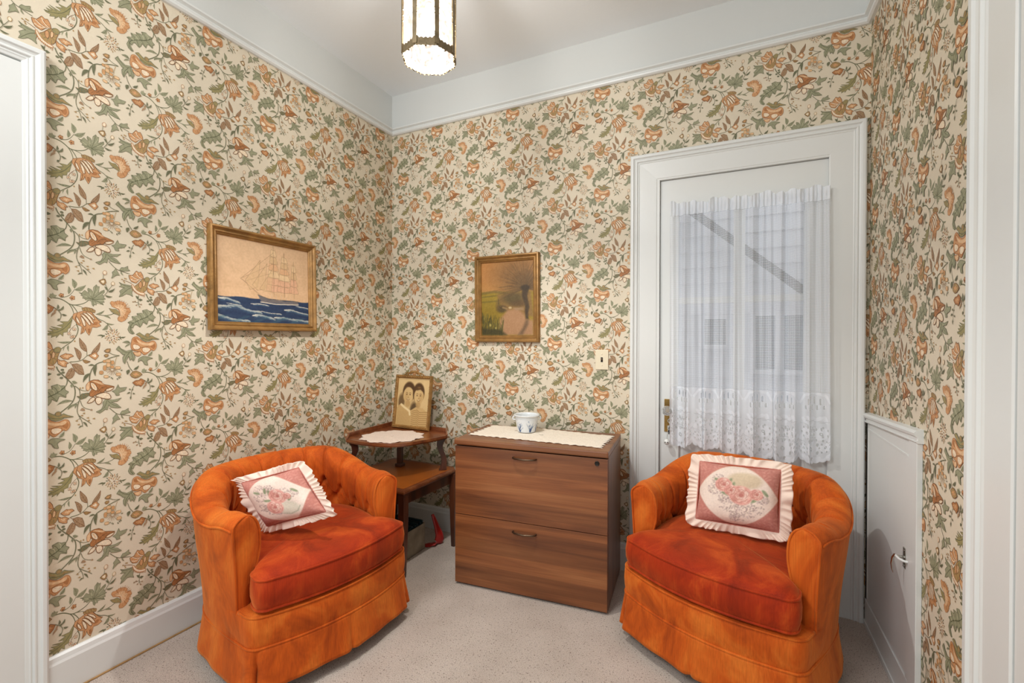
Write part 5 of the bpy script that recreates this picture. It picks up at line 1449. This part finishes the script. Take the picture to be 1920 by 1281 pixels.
for k in range(420):
    a = math.radians(r_.uniform(-205, 18)); l = r_.uniform(.25, .62); x, y = .845 + r_.uniform(-.03, .03), .37
    s.line([(x, y), (x + math.cos(a) * l * .55, y + math.sin(a) * l * .42), (x + math.cos(a) * l, y + math.sin(a) * l * .72 + .06 * l)], .0022, ((92, 66, 34), (116, 86, 46), (74, 56, 30))[k % 3], .36, .8)
s.ell(.66, .17, .42, .22, (96, 72, 40), .5, 1.0); s.ell(.85, .30, .20, .12, (90, 68, 38), .3, 1.0)
s.poly([(.785, .35), (.90, .34), (.915, .39), (.885, .47), (.905, .56), (.925, .62), (.90, .70), (.905, .78), (.855, .78), (.84, .68), (.845, .60), (.79, .48)], (66, 50, 28), 1, .03)
s.ell(.845, .36, .085, .035, (56, 42, 22), .95, .5)
s.poly([(.86, .79), (.91, .79), (.90, .86), (.80, .99), (.70, 1), (.80, .90)], (96, 74, 50), .85, .05)
for k in range(150):
    x = r_.uniform(0, .42); y = .72 + .25 * r_.random() + .2 * x; s.line([(x, y + .05), (x + r_.uniform(-.02, .03), y - .05)], .0035, ((56, 54, 16), (78, 72, 22), (38, 38, 12), (120, 110, 48))[k % 4], .6, .8)
s.poly([(0, .90), (.35, .92), (.48, .98), (.5, 1), (0, 1)], (46, 42, 14), .8, .05); s.ell(.17, .86, .02, .02, (186, 168, 96), .7, .6); s.ell(.28, .9, .018, .015, (176, 160, 90), .7, .6)
s.line([(.4, .64), (.34, .60), (.33, .5)], .003, (60, 48, 26)); s.line([(.5, .64), (.42, .62)], .01, (150, 120, 76), .7, 1); s.ell(.56, .625, .03, .015, (210, 190, 150), .7, .6); s.noise(.05, 3, 6); s.noise(.03, 12, 7)
wl = empty('framed_picture', (.8665, -.002, 1.4535)); wl.rotation_euler = (math.radians(1.0), 0, 0)
tag(wl, 'small gilt framed picture of a pollard willow by a stream on the back wall', 'picture')
picture('willow', .420, .514, prof, .040, s, wl, M_gold)

# old photograph on the corner table
s = Canvas(240, 288, (202, 172, 120))
s.mix(1 - s.Y * 1.3, (214, 184, 132), .7); s.noise(.03, 20, 2)
HD, HM, SK, SK2 = (78, 52, 26), (124, 92, 52), (204, 172, 118), (176, 140, 88)
s.ell(.14, .50, .10, .16, (86, 62, 34), .8, .6); s.ell(.56, .66, .12, .16, (60, 42, 22), .8, .6)
s.poly([(.0, .64), (.14, .54), (.34, .62), (.50, .70), (.52, 1), (0, 1)], (190, 156, 102), 1, .02); s.poly([(.46, .68), (.62, .60), (.84, .62), (.98, .70), (1, 1), (.46, 1)], (194, 160, 106), 1, .02)
for k in range(9): s.line([(.50, .70 + k * .042), (.66, .66 + k * .042), (.74, .71 + k * .042), (.98, .69 + k * .042)], .006, (150, 116, 68), .75, 1.2)
for k in range(10): s.line([(.04, .72 + k * .03), (.48, .735 + k * .03)], .002, (168, 132, 80), .6, 1)
def head(cx, cy, rx, ry, side, boy=False):
    s.ell(cx - .01 * side, cy - .035, rx * 1.22, ry * 1.08, HD, 1, .2)
    if not boy: s.ell(cx - .105, cy + .06, .05, .10, HD, .9, .5); s.ell(cx - .14, cy + .10, .04, .06, HM, .8, .5)
    s.ell(cx - .05, cy - .115, .06, .03, HM, .7, .8)
    s.ell(cx, cy + .035, rx, ry * .86, SK, 1, .16); s.ell(cx + .07 * side, cy + .07, rx * .3, ry * .5, SK2, .5, 1)
    s.ell(cx, cy + .22, rx * .5, ry * .35, SK2, .8, .5)
    for ex in (-.052, .052):
        s.line([(cx + ex - .028, cy - .008), (cx + ex, cy - .018), (cx + ex + .028, cy - .006)], .005, (112, 80, 42), .8, .8)
        s.ell(cx + ex, cy + .022, .024, .010, (86, 58, 30), .9, .6); s.line([(cx + ex - .024, cy + .034), (cx + ex + .024, cy + .034)], .003, (168, 134, 84), .6, 1)
    s.line([(cx + .004, cy + .03), (cx + .012, cy + .075)], .004, (176, 140, 88), .8, 1); s.ell(cx + .004, cy + .082, .024, .008, (134, 98, 54), .7, .8)
    s.ell(cx, cy + .125, .048, .017, (118, 80, 42), .9, .4); s.ell(cx, cy + .121, .038, .009, (228, 204, 156), .95, .4)
    s.ell(cx, cy + .165, .03, .008, (176, 140, 88), .5, .8)
head(.35, .325, .165, .20, -1); head(.685, .335, .15, .195, 1, True); s.ell(.83, .36, .022, .04, SK2, .9, .5)
s.poly([(.56, .24), (.62, .16), (.74, .15), (.82, .21), (.82, .28), (.72, .23), (.62, .25)], HD, .9, .03); s.ell(.68, .185, .05, .02, HM, .7, .9)
s.line([(.14, .57), (.24, .62), (.34, .66), (.42, .70), (.44, .77)], .022, (226, 202, 154), .95, .6); s.noise(.025, 3, 9)
PW = .284
ph = empty('photo_frame', (.278, -.153, ZU + .0012))
yaw_ = -.024; hh = .332; lean = math.radians(-7.2)
Mx = Matrix.Rotation(yaw_, 4, 'Z') @ Matrix.Rotation(lean, 4, 'X') @ Matrix.Translation((0, 0, hh / 2))
tag(ph, 'ornate gilt frame with a sepia photograph of two smiling children leaning on the corner table', 'photo frame')
inner = empty('tmp', (0, 0, 0))
pprof = [(0, .001), (0, .012), (.004, .018), (.009, .016), (.013, .019), (.017, .015), (.020, .010), (.021, .001)]
picture('photo', PW, hh, pprof, .021, s, inner, M_gold)
m = MB()
rr = random.Random(3)
for k in range(26):
    t = k / 25 * math.pi; x = -.052 * math.cos(t); z = hh / 2 - .004 + .026 * math.sin(t) ** 1.4
    m.lathe([(.0005, .0), (.006, .002), (.0065, .006), (.003, .009)], 7, c=(x, 0, 0), axis='Z')
    for v in m.v[-28:]:
        dx, dy, dz = v.x - x, v.y, v.z; v.x = x + dx; v.y = -.008 - dz; v.z = z + dy
for (x0, z0, x1, z1) in ((-.05, .172, 0, .190), (.05, .172, 0, .190), (-.03, .170, .02, .184), (.03, .170, -.02, .184), (-.075, .168, -.03, .178), (.075, .168, .03, .178)):
    m.tube([(x0, -.010, z0), ((x0 + x1) / 2, -.015, (z0 + z1) / 2 + .008), (x1, -.010, z1)], .0035, 7)
for sx in (-1, 1):
    for k in range(17):
        z = -hh / 2 + .012 + k * (hh - .024) / 16; m.tube([(sx * (PW / 2 - .006), -.016, z - .006), (sx * (PW / 2 - .010 - .003 * (k % 2)), -.0195, z), (sx * (PW / 2 - .014), -.016, z + .006)], .0022, 6)
for sz in (-1, 1):
    for k in range(13):
        x = -.114 + k * .019; m.tube([(x - .006, -.016, sz * (hh / 2 - .006)), (x, -.0195, sz * (hh / 2 - .010)), (x + .006, -.016, sz * (hh / 2 - .014))], .0022, 6)
m.build('carved_ornament', M_gold, inner, autos=60)
m = MB(); m.box((-.02, .002, -hh / 2), (.02, .005, .03)); mm = Matrix.Translation((0, 0, .03)) @ Matrix.Rotation(math.radians(24), 4, 'X') @ Matrix.Translation((0, 0, -.03)); m.v = [mm @ v for v in m.v]; m.v = [Vector((v.x, v.y, max(v.z, -hh / 2 + .004 + .0 * v.x))) for v in m.v]; m.build('easel_back', M_dark, inner)
for ch in list(inner.children):
    ch.data.transform(Mx); ch.parent = ph
bpy.data.objects.remove(inner)

# ---------------------------------------------------------------- lace curtain on the door
CXa, CXb, CZT, CZB = 1.786, 2.452, 1.893, .700
lc = Canvas(1150, 340, (255, 255, 255)); lc.a[:] = .0     # opacity painting of the lace border: channel 0
def op(m_, v): 
    m_ = np.clip(m_, 0, 1)[..., None]; lc.a[:] = lc.a * (1 - m_) + v * m_
lc.a[:] = .80
def eline(pts, w, v): 
    a0 = lc.a.copy(); lc.line(pts, w, (255 * v,) * 3, 1, .5)
nrep = 6
r_l = np.random.default_rng(8)
for k in range(nrep):
    cx = (k + .5) / nrep; W_ = 1 / nrep
    # arch at the top of the border with eyelets
    eline([(cx - W_ * .46, .16), (cx - W_ * .34, .05), (cx, .0), (cx + W_ * .34, .05), (cx + W_ * .46, .16)], .0042, 1)
    for dx, y0, y1 in ((-.22, .10, .18), (-.08, .07, .16), (.08, .07, .16), (.22, .10, .18), (-.15, .19, .25), (0, .18, .25), (.15, .19, .25), (-.3, .2, .25), (.3, .2, .25)):
        y1 = y1 - r_l.uniform(0, .03); eline([(cx + dx * W_, y0 + .01), (cx + dx * W_, y1)], .0034, .22)
        lc.line([(cx + dx * W_ + .005, y0), (cx + dx * W_ + .005, y1)], .0014, (255, 255, 255), 1, .5)
    # two rosettes and leaves
    for (rx, ry, rr_) in ((cx - .008, .80, .033), (cx + .040, .60, .024), (cx - .045, .58, .020), (cx + .055, .80, .018), (cx - .060, .82, .015)):
        for q in range(7):
            a = q * 2 * math.pi / 7; lc.ell(rx + math.cos(a) * rr_ * .72, ry + math.sin(a) * rr_ * .72 * lc.asp, rr_ * .42, rr_ * .42 * lc.asp, (255, 255, 255), 1, .3)
            lc.ell(rx + math.cos(a + .45) * rr_ * 1.18, ry + math.sin(a + .45) * rr_ * 1.18 * lc.asp, rr_ * .13, rr_ * .2 * lc.asp, (50, 50, 50), 1, .4)
        lc.ell(rx, ry, rr_ * .25, rr_ * .25 * lc.asp, (60, 60, 60), 1, .4); lc.ell(rx, ry, rr_ * .13, rr_ * .13 * lc.asp, (255, 255, 255), 1, .4)
    for (x, y, a) in ((-.055, .42, .8), (.0, .45, 2.2), (.055, .4, 1.2), (.0, .36, .2), (-.07, .68, 1.6), (.075, .70, 1.7), (.02, .94, 0), (-.04, .93, .3), (.0, .60, 1.5), (.03, .38, 2.8), (-.03, .37, .4)):
        lc.ell(cx + x, y, .019, .008 * lc.asp, (255, 255, 255), 1, .3, a); eline([(cx + x - .02, y + .035), (cx + x + .018, y + .04)], .0013, .62)
    for (x, y) in ((-.012, .5), (-.004, .53), (.004, .5), (.012, .53), (-.04, .47), (.04, .52), (0, .60), (-.01, .68), (.045, .62)): eline([(cx + x, y), (cx + x + .001, y + .025)], .0022, .25)
    eline([(cx - W_ * .5, .90), (cx - W_ * .3, .965), (cx, .985), (cx + W_ * .3, .965), (cx + W_ * .5, .90)], .005, 1)
ops = lc.a[..., 0]
FULL = 1.5                      # cloth width over hung width
nu = 1000
us = np.linspace(0, 1, nu)
r_ = np.random.default_rng(21)
def fold(u, z):
    t = (CZT - z) / (CZT - CZB)
    g = 0
    for (f, a, p) in ((11.3, .0085, .4), (17.9, .006, 1.9), (27.0, .004, 4.2), (7.1, .007, 2.2)):
        g = g + a * np.sin(2 * math.pi * f * (u + .012 * t * math.sin(3 + f)) + p)
    low = 0
    for (f, a, p) in ((9.0, .009, .9), (5.2, .006, 3.0), (13.0, .004, 5.0)):
        low = low + a * np.sin(2 * math.pi * f * u + p)
    return g * (1 - .45 * t) + low * (.25 + .75 * t) * (.35 + .65 * t)
zr = np.concatenate([np.linspace(CZT, CZT - .062, 10), np.linspace(CZT - .067, .985, 130), np.linspace(.982, CZB, 150)])
V = np.zeros((nu, len(zr), 3)); OP = np.zeros((nu, len(zr))); UV = np.zeros((nu, len(zr), 2))
scall = .012 * np.abs(np.sin(us * math.pi * nrep * 1.0)) ** .7 + .0025 * np.abs(np.sin(us * math.pi * nrep * 7))
for j, z in enumerate(zr):
    t = (CZT - z) / (CZT - CZB)
    fy = fold(us, z)
    if j < 10: fy = fy * (.35 + .5 * abs(j - 5) / 5) + (.003 * np.sin(us * 260))
    zz = z + (np.sin(us * 90) * .004 + np.sin(us * 41 + 1) * .006 + np.sin(us * 23) * .004 if j < 4 else 0) * (4 - j) / 4
    kb = np.clip((.985 - z) / (.985 - CZB), 0, 1)
    sway = .010 * np.sin(us * 5 + 2) * t
    V[:, j, 0] = CXa + (CXb - CXa) * us + .006 * np.sin(us * 2 * math.pi * 9 + 2.3) * t + (.004 * t) * np.sin(us * 40)
    V[:, j, 1] = -.030 - fy * .9 - .010 * t
    V[:, j, 2] = zz - kb * scall * 2.2 + kb * .014 * np.sin(us * 6.0 + .6)
    UV[:, j, 0] = us * (CXb - CXa) * FULL; UV[:, j, 1] = z
    if z < .985:
        vv = (.985 - z) / (.985 - CZB); y = np.clip(vv * lc.h - .5, 0, lc.h - 1.001); x = np.clip(us * lc.w - .5, 0, lc.w - 1.001)
        OP[:, j] = ops[int(y), x.astype(int)]
    elif j < 10: OP[:, j] = .93
    else: OP[:, j] = -1
V[:, :, 1] = np.clip(V[:, :, 1], -.058, -.008); V[:, :14, 1] = np.minimum(V[:, :14, 1], -.0195 + .002 * np.sin(us * 300)[:, None])
M_curtain = bpy.data.materials.new('white_net_curtain'); M_curtain.use_nodes = True
nt = M_curtain.node_tree; N = nt.nodes; L = nt.links; pb = N['Principled BSDF']
pb.inputs['Base Color'].default_value = (*lin((244, 249, 255)), 1); pb.inputs['Roughness'].default_value = .85; pb.inputs['Specular IOR Level'].default_value = .2
def math_(op_, a, b_=None):
    n = N.new('ShaderNodeMath'); n.operation = op_
    for k, v in enumerate((a, b_)):
        if v is None: continue
        if isinstance(v, (int, float)): n.inputs[k].default_value = v
        else: L.new(v, n.inputs[k])
    return n.outputs[0]
uvn = N.new('ShaderNodeUVMap'); uvn.uv_map = 'UVMap'; sp = N.new('ShaderNodeSeparateXYZ'); L.new(uvn.outputs[0], sp.inputs[0])
per = 2 * math.pi / .0098
a1 = math_('SINE', math_('MULTIPLY', math_('ADD', sp.outputs[0], sp.outputs[1]), per * .8)); a2 = math_('SINE', math_('MULTIPLY', math_('SUBTRACT', sp.outputs[0], sp.outputs[1]), per * .8))
hole = math_('GREATER_THAN', math_('MULTIPLY', a1, a2), .16)
hole2 = math_('GREATER_THAN', a1, 0)
net = math_('SUBTRACT', .97, math_('MULTIPLY', hole, .92))
at = N.new('ShaderNodeAttribute'); at.attribute_name = 'opacity'
isnet = math_('LESS_THAN', at.outputs['Fac'], 0)
mxv = N.new('ShaderNodeMix'); mxv.data_type = 'FLOAT'; L.new(isnet, mxv.inputs['Factor']); L.new(at.outputs['Fac'], mxv.inputs['A']); L.new(net, mxv.inputs['B'])
tl = N.new('ShaderNodeBsdfTranslucent'); tl.inputs['Color'].default_value = (.88, .9, .93, 1)
ms = N.new('ShaderNodeMixShader'); ms.inputs[0].default_value = .35; L.new(pb.outputs[0], ms.inputs[1]); L.new(tl.outputs[0], ms.inputs[2])
tp = N.new('ShaderNodeBsdfTransparent'); mo = N.new('ShaderNodeMixShader'); L.new(mxv.outputs['Result'], mo.inputs[0]); L.new(tp.outputs[0], mo.inputs[1]); L.new(ms.outputs[0], mo.inputs[2])
L.new(mo.outputs[0], N['Material Output'].inputs['Surface'])
ct = link_mesh('curtain_panel', V.reshape(-1, 3), grid_faces(nu, len(zr)), M_curtain, None, smooth=True, uv=UV.reshape(-1, 2))
att = ct.data.attributes.new('opacity', 'FLOAT', 'POINT'); att.data.foreach_set('value', OP.ravel().astype(np.float32))
cu = empty('curtain', (2.119, 0, 1.872)); tag(cu, 'white net curtain with a scalloped lace border hanging over the door window', 'curtain')
ct.data.transform(Matrix.Translation((-2.119, 0, -1.872))); ct.parent = cu
m = MB(); m.tube([(1.79, .006, 1.872), (1.79, -.010, 1.872), (1.796, -.014, 1.872), (2.442, -.014, 1.872), (2.448, -.010, 1.872), (2.448, .006, 1.872)], .0035, 8); relo(m, (2.119, 0, 1.872)).build('curtain_rod', M_white, cu, autos=60)

# ---------------------------------------------------------------- hanging lantern
lc_ = Vector(LAMP); LX, LY = lc_.x, lc_.y; ZB_, ZT_ = 2.247, 2.500; RR = .098
lt = empty('pendant_lantern', (LX, LY, ZB_)); tag(lt, 'lit octagonal brass and glass lantern hanging from the ceiling', 'lamp')
M_brassdark = mat('antique_brass', (128, 112, 84), .5, metal=.5, bump=.3, bscale=160, var=.3, vscale=40)
M_lglass = bpy.data.materials.new('lantern_glass'); M_lglass.use_nodes = True
nt = M_lglass.node_tree; N = nt.nodes; L = nt.links; pb = N['Principled BSDF']; N.remove(pb)
tc = N.new('ShaderNodeTexCoord'); n = N.new('ShaderNodeTexNoise'); n.inputs['Scale'].default_value = 28; n.inputs['Detail'].default_value = 5; n.inputs['Distortion'].default_value = 1.5; L.new(tc.outputs['Object'], n.inputs['Vector'])
r = N.new('ShaderNodeValToRGB'); L.new(n.outputs['Fac'], r.inputs['Fac']); e = r.color_ramp.elements; e[0].position = .38; e[0].color = (.72, .50, .40, 1); e[1].position = .56; e[1].color = (1, 1, .98, 1)
em = N.new('ShaderNodeEmission'); em.inputs['Strength'].default_value = 1.0; L.new(r.outputs[0], em.inputs['Color'])
tp = N.new('ShaderNodeBsdfTransparent'); tl = N.new('ShaderNodeBsdfTranslucent'); 
m1 = N.new('ShaderNodeMixShader'); m1.inputs[0].default_value = .45; L.new(em.outputs[0], m1.inputs[1]); L.new(tp.outputs[0], m1.inputs[2])
em.inputs['Strength'].default_value = 1.55; N.remove(tl); L.new(m1.outputs[0], N['Material Output'].inputs['Surface'])
tow = math.atan2(CAM.y - LY, CAM.x - LX)
vx = [(RR * math.cos(tow - math.radians(0) + math.radians(15 + 45 * k)), RR * math.sin(tow + math.radians(15 + 45 * k))) for k in range(8)]
Hh = ZT_ - ZB_
for k in range(8):
    a, b_ = Vector(vx[k]), Vector(vx[(k + 1) % 8]); e_ = (b_ - a).normalized(); inn = -((a + b_) / 2).normalized() * .002
    a2, b2 = a + e_ * .003, b_ - e_ * .003
    m = MB(); m.prism([tuple(a2), tuple(b2), tuple(b2 + inn), tuple(a2 + inn)], .004, Hh - .004); m.build('glass_panel', M_lglass, lt)
m = MB()
for k in range(8):
    x, y = vx[k]; u = Vector((x, y)).normalized(); t_ = Vector((-u.y, u.x))
    for (z, w) in ((0, .006), ):
        pass
    m.prism([tuple(Vector((x, y)) + u * .003 - t_ * .008), tuple(Vector((x, y)) + u * .003 + t_ * .008), tuple(Vector((x, y)) - u * .003 + t_ * .0065), tuple(Vector((x, y)) - u * .003 - t_ * .0065)], 0, Hh)
    for z in (Hh * .42, Hh * .5, Hh * .58):
        for sg in (-1, 1): m.lathe([(.0005, -.003), (.004, 0), (.0005, .003)], 8, c=(x + t_.x * .006 * sg, y + t_.y * .006 * sg, z))
    # pierced scalloped bands, top and bottom
    a, b_ = Vector(vx[k]), Vector(vx[(k + 1) % 8]); ll = (b_ - a).length; e_ = (b_ - a).normalized(); o_ = ((a + b_) / 2).normalized() * .0025
    for (zb, up) in ((0.004, 1), (Hh - .004, -1)):
        pts = []; ns = 24
        for i in range(ns + 1):
            t = i / ns; q = .013 + .005 * abs(math.sin(t * math.pi * 5)) + .014 * (abs(2 * t - 1) ** 5)
            pts.append((t, q))
        vs = []; 
        for i, (t, q) in enumerate(pts):
            p = a + e_ * ll * t + o_
            vs += [(p.x, p.y, zb - up * (.008 + .004 * abs(math.sin(t * math.pi * 5)))), (p.x, p.y, zb + up * q)]
            p2 = p - o_ * 1.6; vs += [(p2.x, p2.y, zb - up * .008), (p2.x, p2.y, zb + up * q)]
        fs = []
        for i in range(ns):
            c0_ = 4 * i; fs += [(c0_, c0_ + 4, c0_ + 5, c0_ + 1), (c0_ + 2, c0_ + 3, c0_ + 7, c0_ + 6), (c0_ + 1, c0_ + 5, c0_ + 7, c0_ + 3), (c0_, c0_ + 2, c0_ + 6, c0_ + 4)]
        m.add(vs, fs)
m.build('brass_frame', M_brassdark, lt)
for k in range(8):
    a, b_ = Vector(vx[k]), Vector(vx[(k + 1) % 8]); c_ = (a + b_) / 2; mc = MB(); ang_ = math.atan2((b_ - a).y, (b_ - a).x)
    mc.box((-.004, -.0035, -.006), (.004, .0035, .006), bev=.001, M=Matrix.Translation((c_.x, c_.y, -.002)) @ Matrix.Rotation(ang_, 4, 'Z')); mc.build('clip', M_brassdark, lt)
m = MB(); m.lathe([(RR * 1.03, Hh), (RR * .99, Hh + .012), (.06, Hh + .045), (.035, Hh + .075), (.012, Hh + .09), (.006, Hh + .10)], 8, phase=tow + math.radians(15)); m.build('cap', M_brassdark, lt)
m = MB()
zc_ = Hh + .10; zt = ZC - ZB_ - .03; k = 0
while zc_ < zt:
    pts = [((.006 * math.cos(a) if k % 2 else 0), (0 if k % 2 else .006 * math.cos(a)), zc_ + .010 + .012 * math.sin(a)) for a in [2 * math.pi * q / 12 for q in range(12)]]
    m.tube(pts, .0018, 6, closed=True); zc_ += .019; k += 1
m.build('chain', M_brassdark, lt, autos=60)
m = MB(); m.lathe([(.008, ZC - ZB_ - .035), (.03, ZC - ZB_ - .025), (.055, ZC - ZB_ - .008), (.058, ZC - ZB_ - .0005)], 24); m.build('ceiling_rose', M_brassdark, lt, autos=50)
m = MB(); m.lathe([(.014, Hh + .03), (.014, Hh - .05), (.012, Hh - .055)], 14); m.build('socket', M_brassdark, lt, autos=50)
M_bulb = bpy.data.materials.new('lit_bulb'); M_bulb.use_nodes = True
nb = M_bulb.node_tree.nodes['Principled BSDF']; nb.inputs['Emission Color'].default_value = (1, .93, .82, 1); nb.inputs['Emission Strength'].default_value = 30
m = MB(); m.lathe([(.011, Hh - .05), (.014, Hh - .065), (.028, Hh - .095), (.031, Hh - .115), (.026, Hh - .135), (.012, Hh - .148), (.001, Hh - .15)], 20); m.build('bulb', M_bulb, lt, smooth=True)
pl_ = bpy.data.lights.new('lantern_bulb_light', 'POINT'); pl_.energy = 52; pl_.color = (1.0, .98, .95); pl_.shadow_soft_size = .022
plo = bpy.data.objects.new('lantern_bulb_light', pl_); COL.objects.link(plo); plo.location = (LX, LY, ZB_ + .06)
